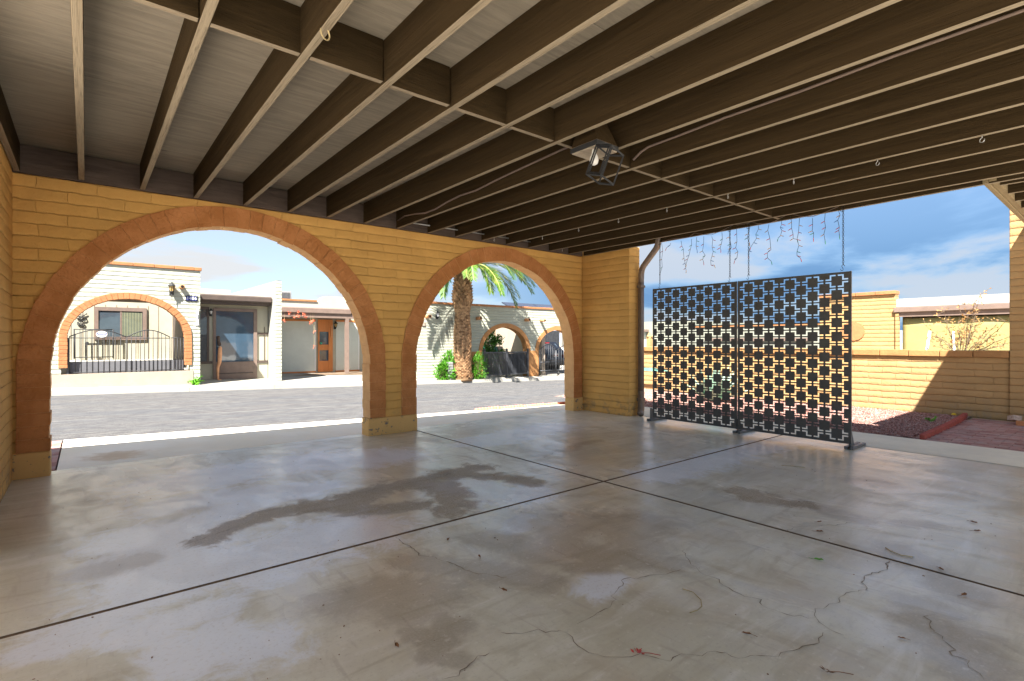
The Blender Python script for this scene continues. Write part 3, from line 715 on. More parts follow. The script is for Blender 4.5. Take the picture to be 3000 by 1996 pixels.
# ------------------------------------------------------------------ downspout
dsp = thing('downspout', 'brown ribbed downspout bending down the pier edge', 'downspout', (6.85, 5.1, 0))
def ribbed(pts, w, d, n=1, ribs=True):
    m = MB(); P = [Vector(p) for p in pts]; full = []
    for i in range(len(P) - 1):
        k = max(1, int((P[i + 1] - P[i]).length / .012)) if ribs else 1
        full += [P[i].lerp(P[i + 1], j / k) for j in range(k)]
    full.append(P[-1]); vs = []
    sq = []
    for a in range(20):
        q = 2 * math.pi * a / 20; c, s_ = math.cos(q), math.sin(q); e = .45
        sq.append((math.copysign(abs(c) ** e, c), math.copysign(abs(s_) ** e, s_)))
    for i, p in enumerate(full):
        d_ = (full[min(i + 1, len(full) - 1)] - full[max(i - 1, 0)]).normalized()
        a = Vector((1, 0, 0)); a = (a - d_ * a.dot(d_)); a = a.normalized() if a.length > .2 else Vector((0, 1, 0)); b = d_.cross(a).normalized()
        k = 1 + (.05 if ribs and i % 2 else 0)
        vs += [p + a * x * w / 2 * k + b * y * d / 2 * k for x, y in sq]
    n_ = 20
    fs = [(i * n_ + j, i * n_ + (j + 1) % n_, (i + 1) * n_ + (j + 1) % n_, (i + 1) * n_ + j) for i in range(len(full) - 1) for j in range(n_)]
    fs += [tuple(range(n_)), tuple(range((len(full) - 1) * n_, len(full) * n_))]
    return m.add(vs, fs, True)
ribbed([(6.56, 4.57, 2.72), (6.57, 4.60, 2.62), (6.60, 4.65, 2.575), (6.80, 5.03, 2.37), (6.835, 5.08, 2.33), (6.85, 5.105, 2.26), (6.85, 5.11, 2.10)], .085, .065).build('upper_elbow', M['pipe_brown'], dsp)
ribbed([(6.85, 5.11, 2.13), (6.85, 5.11, .36)], .09, .07, ribs=False).build('pipe', M['pipe_brown'], dsp)
for z in (2.06,): MB().box(6.797, 6.903, 5.068, 5.152, z - .02, z + .02).build('strap', M['pipe_brown'], dsp, bevel=.003)
MB().box(6.795, 6.905, 5.066, 5.154, .235, .285).build('strap', M['pipe_brown'], dsp, bevel=.004)
ribbed([(6.85, 5.11, .40), (6.85, 5.11, .20), (6.84, 5.10, .13), (6.81, 5.085, .07), (6.765, 5.06, .035)], .092, .074).build('lower_elbow', M['pipe_brown'], dsp)

# ------------------------------------------------------------------ patterned screens
SXX = 6.5
def screen_panel(y0, y1, z0, z1, xf, xb):
    W = y1 - y0; ng = 10; P = (W - .16) / (ng - 1); w = .0165; reach = .0515
    yb = [0., W]
    for g in range(ng):
        c = .08 + g * P; yb += [c - reach, c - w / 2, c + w / 2, c + reach]
    nr = 24; per = (z1 - z0 - .035) / nr; zb = [0., z1 - z0]; rows = []
    for r in range(nr):
        top = (z1 - z0) - .0175 - r * per - .0075 + (.004 if False else 0)
        bot = top - (per - .0155); rows.append((top, bot)); zb += [top, top - .0155, bot + .0155, bot]
    yb = sorted(set(round(v, 5) for v in yb)); zb = sorted(set(round(v, 5) for v in zb))
    ny, nz = len(yb) - 1, len(zb) - 1
    hole = np.zeros((ny, nz), bool)
    for i in range(ny):
        cy = (yb[i] + yb[i + 1]) / 2; g = int(round((cy - .08) / P)); g = max(0, min(ng - 1, g)); dy = cy - (.08 + g * P)
        if abs(dy) > reach: continue
        for j in range(nz):
            cz = (zb[j] + zb[j + 1]) / 2
            for r, (top, bot) in enumerate(rows):
                if bot < cz < top:
                    flip = 1 if (g + r) % 2 == 1 else -1     # which side carries the upper arm
                    if abs(dy) < w / 2: hole[i, j] = True
                    elif cz > top - .0155 and dy * flip < 0: hole[i, j] = True
                    elif cz < bot + .0155 and dy * flip > 0: hole[i, j] = True
    vs = [(xf, y0 + y, z0 + z) for y in yb for z in zb] + [(xb, y0 + y, z0 + z) for y in yb for z in zb]
    N = (ny + 1) * (nz + 1); ix = lambda i, j, s: s * N + i * (nz + 1) + j; fs = []
    for i in range(ny):
        for j in range(nz):
            if hole[i, j]: continue
            fs.append((ix(i, j, 0), ix(i, j + 1, 0), ix(i + 1, j + 1, 0), ix(i + 1, j, 0)))
            fs.append((ix(i, j, 1), ix(i + 1, j, 1), ix(i + 1, j + 1, 1), ix(i, j + 1, 1)))
            for (di, dj, a, b) in ((-1, 0, (i, j), (i, j + 1)), (1, 0, (i + 1, j), (i + 1, j + 1)), (0, -1, (i, j), (i + 1, j)), (0, 1, (i, j + 1), (i + 1, j + 1))):
                p, q = i + di, j + dj
                if not (0 <= p < ny and 0 <= q < nz) or hole[p, q]:
                    fs.append((ix(*a, 0), ix(*a, 1), ix(*b, 1), ix(*b, 0)))
    return MB().add(vs, fs)
def screen(y0, y1, label, feet):
    t_ = thing('privacy_screen', label, 'privacy screen', (SXX, (y0 + y1) / 2, 0), 'patterned privacy screens')
    z0, z1 = .062, 1.962
    h = (z1 - z0) / 3
    p = screen_panel(y0, y1, z0, z1, SXX - .001, SXX + .001); p.build('panel', M['screen'], t_)
    for y in (y0, y1 - .012): MB().box(SXX + .0015, SXX + .022, y, y + .012, z0 - .01, z1 + .003).build('side_rail', M['screen_rail'], t_)
    for k in (0, 1, 2, 3):
        z = z0 + k * h; MB().box(SXX + .0015, SXX + .014, y0 + .012, y1 - .012, z - (.006 if k == 3 else 0.002), z + (.001 if k == 3 else .003)).build('cross_rail', M['screen_rail'], t_)
    for (ya, yb_) in feet:
        f = MB(); f.box(SXX - .02, SXX + .39, ya, ya + .035, .002, .032); f.box(SXX - .02, SXX + .39, yb_ - .035, yb_, .002, .032); f.box(SXX + .05, SXX + .37, ya + .0352, yb_ - .0352, .004, .028)
        f.build('foot', M['screen_rail'], t_, bevel=.002)
        ym = (ya + yb_) / 2
        MB().prism([(SXX + .024, .033), (SXX + .13, .033), (SXX + .05, .19), (SXX + .024, .19)], 'y', ym - .012, ym + .012).build('bracket', M['screen_rail'], t_)
    return t_
screen(3.357, 4.640, 'charcoal privacy screen cut with stepped squares, beside the downspout', [(4.655, 4.735)])
screen(2.055, 3.340, 'charcoal privacy screen cut with stepped squares, beside the gravel bed', [(3.30, 3.40), (2.03, 2.12)])

# ------------------------------------------------------------------ chains
def chain(y, zt, zb, label):
    t_ = thing('hanging_chain', label, 'chain', (6.475, y, zt), 'chains hanging over the screens')
    def shook(z, flip):
        m = MB(); r = .014; pts = []
        for a in range(200, -61, -20): pts.append((0, r * math.cos(R(a)) * flip, r * math.sin(R(a)) + .014))
        for a in range(120, 381, 20): pts.append((0, r * math.cos(R(a)) * flip * .9 + .012 * flip, r * math.sin(R(a)) - .022))
        return m.tube([(6.475, y + p[1], z + p[2]) for p in pts], .0024, 6)
    shook(zt - .03, 1).build('hook', M['iron'], t_)
    shook(zb + .045, 1).build('hook', M['iron'], t_)
    m = MB(); z = zt - .055; k = 0
    while z > zb + .075:
        L, wdt = .030, .0085; pts = []
        for a in range(0, 361, 30):
            c, s_ = math.cos(R(a)), math.sin(R(a)); pts.append((c * wdt, s_ * L / 2 * (1.0)))
        m.tube([(6.475 + (p[0] if k % 2 else 0), y + (0 if k % 2 else p[0]), z + p[1]) for p in pts], .0024, 5, caps=False)
        z -= .0235; k += 1
    m.build('links', M['iron'], t_)
chain(4.498, 2.66, 1.955, 'black chain nearest the downspout, above the first patterned screen')
chain(3.432, 2.68, 1.958, 'black chain left of the gap between the two patterned screens')
chain(3.185, 2.68, 1.962, 'black chain right of the gap between the two patterned screens')
chain(2.125, 2.69, 1.965, 'black chain at the outer end, nearest the gravel bed')

# ------------------------------------------------------------------ string lights
sl = thing('string_lights', 'icicle string of small coloured bulbs drooping from the roof edge', 'string lights', (6.45, 3.3, 2.65))
MAIN = [(4.504, 2.646), (4.393, 2.647), (4.292, 2.651), (4.177, 2.64), (4.057, 2.636), (3.971, 2.679), (3.849, 2.639), (3.715, 2.611), (3.556, 2.646), (3.438, 2.68), (3.39, 2.698), (3.349, 2.682), (3.216, 2.677), (3.164, 2.687), (3.075, 2.647), (2.962, 2.633), (2.877, 2.64), (2.817, 2.663), (2.694, 2.704), (2.575, 2.646), (2.443, 2.616), (2.315, 2.639), (2.182, 2.676), (2.117, 2.713)]
DROPS = [[(4.504, 2.631), (4.487, 2.51), (4.504, 2.394), (4.495, 2.275), (4.527, 2.197)],
[(4.359, 2.61), (4.362, 2.581), (4.427, 2.546)],
[(4.177, 2.612), (4.164, 2.538), (4.142, 2.493), (4.132, 2.363), (4.113, 2.29), (4.105, 2.218), (4.097, 2.186)],
[(4.021, 2.617), (4.018, 2.532), (4.037, 2.478), (4.057, 2.396), (4.081, 2.343), (4.105, 2.275)],
[(3.932, 2.631), (3.937, 2.576), (3.943, 2.507), (3.928, 2.447)],
[(3.831, 2.622), (3.834, 2.519), (3.849, 2.425), (3.811, 2.358), (3.849, 2.314), (3.834, 2.271)],
[(3.707, 2.603), (3.693, 2.553), (3.703, 2.46), (3.686, 2.396), (3.703, 2.337), (3.722, 2.279), (3.718, 2.217), (3.671, 2.212)],
[(3.563, 2.634), (3.556, 2.546), (3.571, 2.481), (3.588, 2.43), (3.578, 2.406)],
[(3.438, 2.673), (3.458, 2.558), (3.442, 2.463), (3.434, 2.409), (3.472, 2.374)],
[(3.356, 2.666), (3.352, 2.58), (3.349, 2.475), (3.365, 2.399), (3.336, 2.343), (3.349, 2.267), (3.379, 2.234)],
[(3.177, 2.655), (3.203, 2.556), (3.216, 2.507), (3.19, 2.442)],
[(3.171, 2.385), (3.201, 2.338), (3.206, 2.287)],
[(3.075, 2.643), (3.071, 2.592), (3.106, 2.528), (3.094, 2.482), (3.132, 2.431), (3.171, 2.379)],
[(2.938, 2.626), (2.952, 2.554), (2.926, 2.45), (2.916, 2.337), (2.913, 2.312), (2.956, 2.28), (2.956, 2.218), (2.907, 2.165)],
[(2.793, 2.656), (2.784, 2.599), (2.802, 2.566), (2.782, 2.523), (2.799, 2.468), (2.827, 2.439)],
[(2.683, 2.678), (2.671, 2.604), (2.671, 2.532), (2.654, 2.457), (2.654, 2.409), (2.609, 2.39)],
[(2.581, 2.641), (2.586, 2.553), (2.592, 2.471), (2.609, 2.39), (2.588, 2.316), (2.609, 2.247), (2.609, 2.199), (2.569, 2.162)],
[(2.44, 2.61), (2.438, 2.539), (2.443, 2.464), (2.427, 2.438), (2.43, 2.381)],
[(2.303, 2.642), (2.31, 2.552), (2.3, 2.481), (2.317, 2.404), (2.305, 2.333)],
[(2.177, 2.669), (2.154, 2.591), (2.177, 2.539), (2.162, 2.458), (2.167, 2.425), (2.16, 2.365)]]
XF = lambda y: 6.39 + (y - YB) * .21 / (6.12 - YB) - .016
wm_ = MB(); wm_.tube([(XF(y), y, z + .012) for y, z in MAIN], .0032, 6)
wm_.build('wire', M['taupe'], sl)
bc = ['bulb_red', 'bulb_amber2', 'bulb_green', 'bulb_amber2', 'bulb_blue']; nb = 0
for dp in DROPS:
    xo = XF(dp[0][0]) + random.uniform(-.012, .006)
    ob = MB().tube([(xo, y, z) for y, z in dp], .0026, 5).build('drop_wire', M['wire'], sl)
    for i, (y, z) in enumerate(dp):
        if i == 0: continue
        if nb >= 99: break
        sd = 1 if (i + nb) % 2 else -1; dn = -.4 if i < len(dp) - 1 else -1.2
        d = Vector((random.uniform(-.3, .3), sd * .9 if i < len(dp) - 1 else (dp[i][0] - dp[i - 1][0]) * 6, dn)).normalized()
        p = Vector((xo, y, z))
        MB().tube([p, p + d * .018, p + d * .021, p + d * .040, p + d * .046], [.0034, .004, .0042, .0036, .001], 6).build('bulb', M[bc[nb % 5] if random.random() < .8 else 'bulb_red'], sl, fixn=False); nb += 1

# ------------------------------------------------------------------ yard on the right: walk, gravel, pavers, low wall
struct(grid_mesh(list(np.linspace(7.802, 10.75, 30)), list(np.linspace(1.74, 8.1, 50)), lambda x, y: .004 + .012 * math.sin(x * 9 + y * 7) * math.sin(y * 5 - x * 3)).build('gravel_bed', M['gravel_bed']))
gm = MB(); base = [Vector(v) for v in ((1, 0, 0), (-1, 0, 0), (0, 1, 0), (0, -1, 0), (0, 0, 1), (0, 0, -1))]
octf = [(0, 2, 4), (2, 1, 4), (1, 3, 4), (3, 0, 4), (2, 0, 5), (1, 2, 5), (3, 1, 5), (0, 3, 5)]
for k in range(13000):
    x = random.uniform(7.83, 10.62); y = 1.83 + 4.6 * random.random() ** 1.6
    if y < 1.86 and random.random() < .5: continue
    r = random.uniform(.007, .015); a = random.uniform(0, 6.28); m = Matrix.Rotation(a, 3, 'Z') @ Matrix.Rotation(random.uniform(-.6, .6), 3, 'X')
    gm.add([m @ Vector((v.x * r * random.uniform(.8, 1.5), v.y * r, v.z * r * .8)) + Vector((x, y, .016)) for v in base], octf)
struct(gm.build('gravel', M['gravel'], fixn=False), 'stuff')
pm = MB(); y = -5.0; row = 0
bw, bl_ = .102, .205
x = 7.80
while x < 10.55:
    y = -2.0 + (.1 if row % 2 else 0)
    while y < 1.62:
        if not (x > 10.1 and y > 1.35 and random.random() < .4):
            z = random.uniform(-.002, .004)
            pm.box(x + .003, x + bl_ - .003, y + .0025, y + bw - .0025, -.05, .002 + z) if False else pm.box(x + .0025, x + bw - .0025, y + .003, y + bl_ - .003, -.05, .002 + z)
        y += bl_
    x += bw; row += 1
struct(pm.build('path', M['paver'], bevel=.003))
struct(grid_mesh([7.80, 9, 10.75], [-5, -2, 0, 1.74], lambda x, y: -.012).build('bedding_sand', M['soil']))
# brick strip outside the larger arch
pm = MB()
for r_ in range(9):
    for k in range(5):
        y0 = 6.40 + r_ * .212; x1 = -.222 - k * .104
        z = [-.004 + (yy - 6.4) / 1.9 * .0 for yy in (y0, y0 + .2)]
        pm.box(x1 - .1, x1, y0, y0 + .205, -.06, apron_z(-.2, min(8.3, y0 + .1)) + .004 + random.uniform(-.003, .004))
struct(pm.build('brick_border', M['paver'], bevel=.003))
# scalloped edging pieces
def scallop(p0, p1, h, mat, label, group, zb=0.):
    a, b = Vector((*p0, zb)), Vector((*p1, zb)); d = (b - a).normalized(); s_ = Vector((-d.y, d.x, 0)); L = (b - a).length; n = max(3, round(L / .075)); up = Vector((0, 0, 1))
    prof = []
    per = 8; top = []
    for i in range(n * per + 1):
        f = i / (n * per) * L; k = abs(math.sin(math.pi * i / per)); top.append((f, h * (.80 + .20 * k), 0.022 + .010 * k))
    vs, fs = [], []
    for f, hh, th in top:
        q = a + d * f
        vs += [q - s_ * th - up * .05, q - s_ * th + up * hh * .9, q - s_ * th * .5 + up * hh, q + s_ * th * .5 + up * hh, q + s_ * th + up * hh * .9, q + s_ * th - up * .05]
    for i in range(len(top) - 1):
        for j in range(5): fs.append((i * 6 + j, i * 6 + j + 1, (i + 1) * 6 + j + 1, (i + 1) * 6 + j))
    fs += [tuple(range(6)), tuple(range((len(top) - 1) * 6, len(top) * 6))]
    tag(MB().add(vs, fs).build('edging_block', mat), label, 'garden edging', group)
EP = [(7.84, 1.725), (8.42, 1.73), (9.0, 1.735), (9.58, 1.745), (10.14, 1.76), (10.66, 1.80)]
EL = ['at the concrete walk end', 'second from the concrete walk', 'in the middle of the row', 'second from the tan low wall', 'touching the tan low wall']
for i in range(5):
    d = (Vector(EP[i + 1]) - Vector(EP[i])); q = Vector(EP[i]) + d * .01; w_ = Vector(EP[i]) + d * .985
    scallop(q, w_, .066 + random.uniform(-.005, .005), M['edging'], 'scalloped red edging block between gravel and pavers, ' + EL[i], 'red edging between gravel and pavers')
SP = [(5.75, 8.12), (6.35, 8.12), (6.95, 8.11), (7.55, 8.10), (8.15, 8.09)]
SLb = ['first from the middle pillar', 'second from the middle pillar', 'third from the middle pillar', 'half hidden behind the arch edge']
for i in range(4):
    q = Vector(SP[i]); w_ = Vector(SP[i + 1]) - Vector((.02, 0)); scallop(q, w_, .05, M['edging_pale'], 'sunken coral scalloped edging at the street edge, ' + SLb[i], 'coral edging along the street', apron_z(SP[i][0], 8.1))
# loose bricks and dust by the house wall
MB_ = MB().obox((10.30, 1.20, .085), (.20, .10, .07), (.12, .18, .45)); tag(MB_.build('loose_brick', M['brick_pale'], bevel=.008), 'pale mortar smeared brick tilted on another by the house wall', 'brick')
tag(MB().obox((10.18, 1.06, .034), (.10, .22, .065), (0, 0, .12)).build('loose_brick', M['brick_orange'], bevel=.008), 'orange brick lying flat on the paver path', 'brick')
tag(MB().lathe([(.001, 0), (.035, .002), (.03, .03), (.012, .042)], (10.62, 1.93, .01), 10).build('plastic_cap', M['yellow']), 'small yellow object at the edging corner by the low wall', 'toy')
def weed(name, c, h, n, mat, label, cat='weed', spread=.5, lw=.03):
    m = MB(); c = Vector(c)
    for i in range(n):
        a = random.uniform(0, 6.28); d = Vector((math.cos(a) * spread, math.sin(a) * spread, random.uniform(.5, 1.1))); L = h * random.uniform(.5, 1.)
        p = c; 
        for s_ in range(4):
            q = p + d.normalized() * L / 4; m.tube([p, q], .0022, 4, caps=False); p = q; d.z -= .12
            for _ in range(3): m.leaf(p, d + Vector((random.gauss(0, .8), random.gauss(0, .8), random.gauss(.1, .5))), lw, lw * 2.2)
    return tag(m.build(name, mat, fixn=False), label, cat)
weed('weed', (9.55, 2.0, .01), .10, 3, M['weed'], 'tiny green weed sprouting in the red gravel', lw=.02)
# low wall with cap
X0 = 10.72
lo = thing('low_wall', 'low tan block wall with terracotta coloured cap behind the gravel', 'wall', (X0, 4, 0))
M['cap_orange'] = plain('faded_orange_cap', (.34, .175, .065), .85, .12, 7, .006, 30)
MB().box(X0, X0 + .16, 1.301, 8.25, -.05, .94).build('wall', M['tan_sun'], lo, bevel=.01)
cpm = MB(); y = 1.303
while y < 8.1:
    L = .40 * random.uniform(.93, 1.0); j = random.uniform(-.006, .006); cpm.box(X0 - .045 + j, X0 + .205, y + .004, y + .41 - .004, .941, 1.045 + j); y += .41
cpm.build('cap', M['cap_orange'], lo, bevel=.008)
hw = thing('house_wall', 'tall tan block house wall at the end of the covered walk', 'wall', (10.8, -1, 0))
MB().box(10.69, 10.95, -1.8, 1.30, -.05, 3.35).build('wall', M['tan_sun'], hw, bevel=.012)
# walkway roof
wr = thing('walkway_roof', 'brown covered walk roof with tan fascia joining the house wall', 'roof', (8.6, 0, 2.65))
WB = -1.3
MB().box(6.44, 10.685, .925, .965, 2.655, 3.00).build('fascia', M['beam_tan'], wr, bevel=.003)
MB().box(6.44, 10.685, .87, .922, 2.668, 2.90).build('beam', M['beam_tan'], wr, bevel=.003)
for i in range(9):
    x = 6.64 + .436 * i
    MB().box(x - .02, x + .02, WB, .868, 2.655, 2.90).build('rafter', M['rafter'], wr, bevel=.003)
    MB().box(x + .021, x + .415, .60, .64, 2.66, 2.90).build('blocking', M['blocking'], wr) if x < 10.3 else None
MB().box(6.46, 10.685, WB, .924, 2.902, 2.935).build('deck_panel', M['deck'], wr)
MB().box(6.71, 10.685, WB, 1.02, 3.002, 3.14).build('roofing', M['roof_white'], wr)

# tan neighbour house beyond the low wall
XN = 16.0
nh = thing('tan_house', 'tan block house with orange roof cap and yellow shade cloth beyond low wall', 'house', (17, 4, 0))
MB().box(XN, XN + .25, 4.06, 5.84, -.05, 2.385).build('wall', M['tan_sun'], nh, bevel=.01)
cm = MB()
for k in range(4): cm.box(XN - .06, XN + .3, 4.05 + k * .45, 4.05 + k * .45 + .442, 2.387, 2.48 + random.uniform(-.005, .005))
cm.build('roof_cap', M['orange_far'], nh, bevel=.01)
dm = MB(); n = 40; pts = [(5.02 + (.285 + random.uniform(-.012, .012)) * math.cos(6.2832 * i / n), 1.45 + (.255 + random.uniform(-.012, .012)) * math.sin(6.2832 * i / n)) for i in range(n)]
dm.prism(pts, 'x', XN - .03, XN - .004).build('brick_medallion', M['orange_far'], nh)
MB().box(XN + .05, XN + 4, -2.5, 4.058, 2.05, 2.26).build('roof_edge', M['roof_white'], nh)
MB().box(XN - .08, XN + .05, -2.5, 4.09, 1.915, 2.035).build('gutter', M['taupe'], nh, bevel=.01)
MB().box(XN - .02, XN + .05, -2.5, 4.04, 1.80, 1.913).build('fascia', M['taupe'], nh)
MB().box(XN - .05, XN + .055, 3.985, 4.055, -.05, 1.90).build('post', M['tan_sun'], nh)
sh = MB(); nY = 40
for i in range(nY):
    pass
sg = grid_mesh([0], [0], lambda x, y: 0)
sm_ = MB(); NY, NZ = 60, 8
for i in range(NY + 1):
    yy = -2.4 + (3.935 + 2.4) * i / NY
    for j in range(NZ + 1):
        top = 1.775 - .012 * abs(math.sin(yy * 3.2)); zz = -.02 + (top + .02) * j / NZ
        sm_.v.append((XN + .10 + .012 * math.sin(yy * 6 + zz * 2), yy, zz))
for i in range(NY):
    for j in range(NZ): sm_.f.append([i * (NZ + 1) + j, (i + 1) * (NZ + 1) + j, (i + 1) * (NZ + 1) + j + 1, i * (NZ + 1) + j + 1]); sm_.sm.append(True)
so = sm_.build('shade_cloth', M['yellow_cloth'], nh, fixn=False); sol = so.modifiers.new('thick', 'SOLIDIFY'); sol.thickness = .004
MB().box(XN + .35, XN + .5, -2.5, 4.0, -.05, 1.9).build('inner_wall', M['soffit'], nh)
cl = MB()
for yy in (3.72, 3.1, 2.35, 1.75): cl.box(XN + .085, XN + .115, yy, yy + .015, 1.755, 1.835)
cl.build('cloth_clips', M['iron'], nh)
# dry shrub, stakes
ds = thing('dry_shrub', 'sparse dry shrub with golden leaves standing above the low wall', 'shrub', (12.6, 2.15, 0))
brm, lfm = MB(), MB()
tips = [(2.16, 1.50), (2.05, 1.62), (1.94, 1.86), (1.87, 2.03), (1.50, 1.53), (1.8, 1.36), (2.41, 1.55), (2.65, 1.48), (2.3, 1.28), (2.43, 1.75), (1.59, 1.12), (1.35, 1.35), (2.5, 1.28), (1.7, 1.5), (2.2, 1.7), (1.95, 1.55), (1.45, 1.2), (2.62, 1.15)]
for (ty, tz) in tips:
    b0 = Vector((12.55, 2.16, .02)); b1 = Vector((12.55 + random.uniform(-.15, .15), 2.16 + (ty - 2.16) * .12, .95)); e_ = Vector((12.55 + random.uniform(-.35, .35), ty, tz)); pts = []
    for i in range(9):
        k = i / 8; p = b0.lerp(b1, k / .45) if k < .45 else b1.lerp(e_, (k - .45) / .55); pts.append(p + Vector((random.gauss(0, .012), random.gauss(0, .012), 0)))
    brm.tube(pts, [.016 * (1 - .85 * i / 8) for i in range(9)], 5)
    for p in pts[5:]:
        for _ in range(4):
            d = Vector((random.gauss(0, 1), random.gauss(0, 1), random.gauss(.4, .8))).normalized(); q = p + d * random.uniform(.08, .22); brm.tube([p, q], .0025, 4, caps=False)
            for _ in range(4): lfm.leaf(p.lerp(q, random.uniform(.3, 1)), d + Vector((random.gauss(0, .7), random.gauss(0, .7), random.gauss(0, .7))), .018, .042)
brm.build('branches', M['bark_brown'], ds, fixn=False); lfm.build('leaves', M['dry_foliage'], ds, fixn=False)
tag(MB().tube([(12.5, 2.80, .02), (12.5, 2.63, 1.38)], .022, 8).build('garden_stake', M['white_paint']), 'white stake leaning at an angle before yellow shade cloth', 'stake')
tag(MB().tube([(12.5, 2.235, .02), (12.5, 2.28, 1.37)], .016, 8).build('garden_stake', M['white_paint']), 'thin upright white stake just left of the dry shrub', 'stake')
# leaf shaped wall ornament on the low wall
lm = MB(); pts = [(7.93, .49), (7.85, .525), (7.70, .545), (7.45, .55), (7.15, .52), (7.0, .49), (7.2, .47), (7.5, .462), (7.75, .468)]
lm.prism(pts, 'x', 10.45, 10.458); lm.box(10.458, 10.72, 7.44, 7.46, .50, .51)
tag(lm.build('wall_ornament', M['teal']), 'green leaf shaped metal ornament held off the low wall', 'wall ornament')
# agave seen through the screen
ag = MB()
for i in range(46):
    a = random.uniform(0, 6.28); el = random.uniform(.25, 1.25); L = random.uniform(.55, .95); d = Vector((math.cos(a) * math.cos(el), math.sin(a) * math.cos(el), math.sin(el))); p = Vector((9.45, 5.35, .02)); s_ = d.cross(Vector((0, 0, 1))).normalized(); u_ = s_.cross(d)
    m1 = p + d * L * .4; ag.add([p + s_ * .03, m1 + s_ * .055, p + d * L, m1 - s_ * .055, p - s_ * .03, m1 - u_ * .03], [(0, 1, 5), (1, 2, 5), (2, 3, 5), (3, 4, 5), (4, 0, 5)])
tag(ag.build('agave', M['agave'], fixn=False), 'pale blue green agave in the gravel behind the patterned screen', 'agave')
# far houses past the low wall
fh = thing('far_house', 'distant white house with grey porch roof behind the low wall', 'house', (27, 18, 0))
MB().box(25, 33, 15.5, 25, -.05, 2.28).build('wall', M['far_cream'], fh)
MB().box(24.2, 24.99, 18.1, 25, 1.70, 1.83).build('porch_roof', M['taupe'], fh)
MB().box(24.8, 24.99, 18.3, 25, -.05, 1.69).build('porch_screen', M['beige_blind'], fh)
fp = MB(); fp.box(22.4, 22.62, 16.15, 16.37, -.05, 1.40); fp.lathe([(.20, 0), (.14, .09), (.04, .22)], (22.51, 16.26, 1.405), 4, False)
tag(fp.build('garden_pillar', M['tan_sun'], bevel=.01), 'tan pillar with pointed top between downspout and patterned screen', 'pillar')
f2 = thing('far_house', 'distant pale house with orange roof line seen through the patterned screens', 'house', (26, 10, 0))
MB().box(24, 32, 8.4, 14.6, -.05, 1.86).build('wall', M['far_cream'], f2)
MB().box(23.94, 24.3, 8.35, 14.6, 1.862, 1.95).build('roof_cap', M['orange_far'], f2)
MB().box(23.9, 23.99, 9.0, 14.0, 1.18, 1.32).build('window_band', M['taupe'], f2)
hl = MB(); hv = []
for i in range(60):
    a = -2.2 + 4.0 * i / 59; r = 900; hv.append((r * math.cos(a * .9 + .9), r * math.sin(a * .9 + .9), 6 + 10 * abs(math.sin(i * .55)) + 7 * abs(math.sin(i * 1.7))))
for i in range(59):
    p, q = hv[i], hv[i + 1]; s_ = 1.15
    hl.add([(p[0], p[1], -30), (q[0], q[1], -30), q, p, (p[0] * s_, p[1] * s_, -30), (q[0] * s_, q[1] * s_, -30)], [(0, 1, 2, 3), (3, 2, 5, 4)])
struct(hl.build('hills', M['hill'], fixn=False))

# ------------------------------------------------------------------ house opposite with the arch and gate
YA = 15.8
h1 = thing('arched_house', 'cream block carport front with orange brick arch across the street', 'house', (1, 16, 0))
poly = [(-3.4, .415), (.825 - 1.27, .415)] + arch_pts(.825, 1.25, 1.27, 1.08, 48) + [(.825 + 1.27, .415), (2.325, .415), (2.325, 3.03), (-3.4, 3.03)]
MB().prism(poly, 'y', YA, YA + .2).build('wall', M['white_block'], h1)
voussoirs(.825, 1.25, 1.155, 1.315, .965, 1.125, .56, YA - .03, YA + .23, 34, .085, .006).build('arch_trim', M['orange_far'], h1, bevel=.008)
MB().box(-3.4, 2.17, YA - .012, YA + .212, -.15, .414).build('base', M['cream'], h1)
MB().box(2.171, 2.325, YA, YA + .2, -.15, .414).build('corner_base', M['white_block'], h1)
cm = MB(); x = -3.4
while x < 2.34: cm.box(x + .003, min(x + .43, 2.36) - .003, YA - .035, YA + .235, 3.031, 3.115 + random.uniform(-.004, .004)); x += .43
cm.build('roof_cap', M['orange_far'], h1, bevel=.01)
MB().box(2.125, 2.323, YA + .201, 19.7, -.1, 2.7).build('side_wall', M['cream_siding'], h1)
MB().box(2.08, 2.123, 17.0, 19.2, .5, 2.12).build('side_door', M['brown'], h1)
MB().box(-3.4, 2.124, 19.5, 19.7, .3, 2.7).build('back_wall', M['cream_siding'], h1)
sd = MB()
for k in range(20): sd.box(-3.2 + k * .26, -3.188 + k * .26, 19.494, 19.499, .64, 2.26)
sd.build('siding_seams', M['soffit'], h1)
MB().hexa([(-3.4, YA + .213, .3), (2.124, YA + .213, .3), (2.124, 19.499, .3), (-3.4, 19.499, .3), (-3.4, YA + .213, .42), (2.124, YA + .213, .42), (2.124, 19.499, .63), (-3.4, 19.499, .63)]).build('carport_floor', M['pave'], h1)
MB().box(-3.4, 2.124, YA + .201, 18.2, 2.28, 2.45).build('carport_ceiling', M['soffit'], h1)
wf = MB(); wf.box(.19, 1.44, 19.45, 19.492, 2.08, 2.19); wf.box(.19, 1.44, 19.45, 19.492, 1.22, 1.31); wf.box(.19, .28, 19.45, 19.492, 1.311, 2.079); wf.box(1.34, 1.44, 19.45, 19.492, 1.311, 2.079); wf.box(.79, .83, 19.46, 19.492, 1.311, 2.079)
w1 = wf.build('window', M['taupe'], h1)
MB().box(.281, .789, 19.475, 19.49, 1.312, 2.078).build('pane', M['glass_dark'], w1); MB().box(.831, 1.339, 19.475, 19.49, 1.312, 2.078).build('pane', M['glass_dark'], w1)
vb = MB()
for k in range(13): vb.box(.845 + k * .038, .868 + k * .038, 19.468, 19.4735, 1.33, 2.05)
vb.build('blind', M['blind_green'], w1)
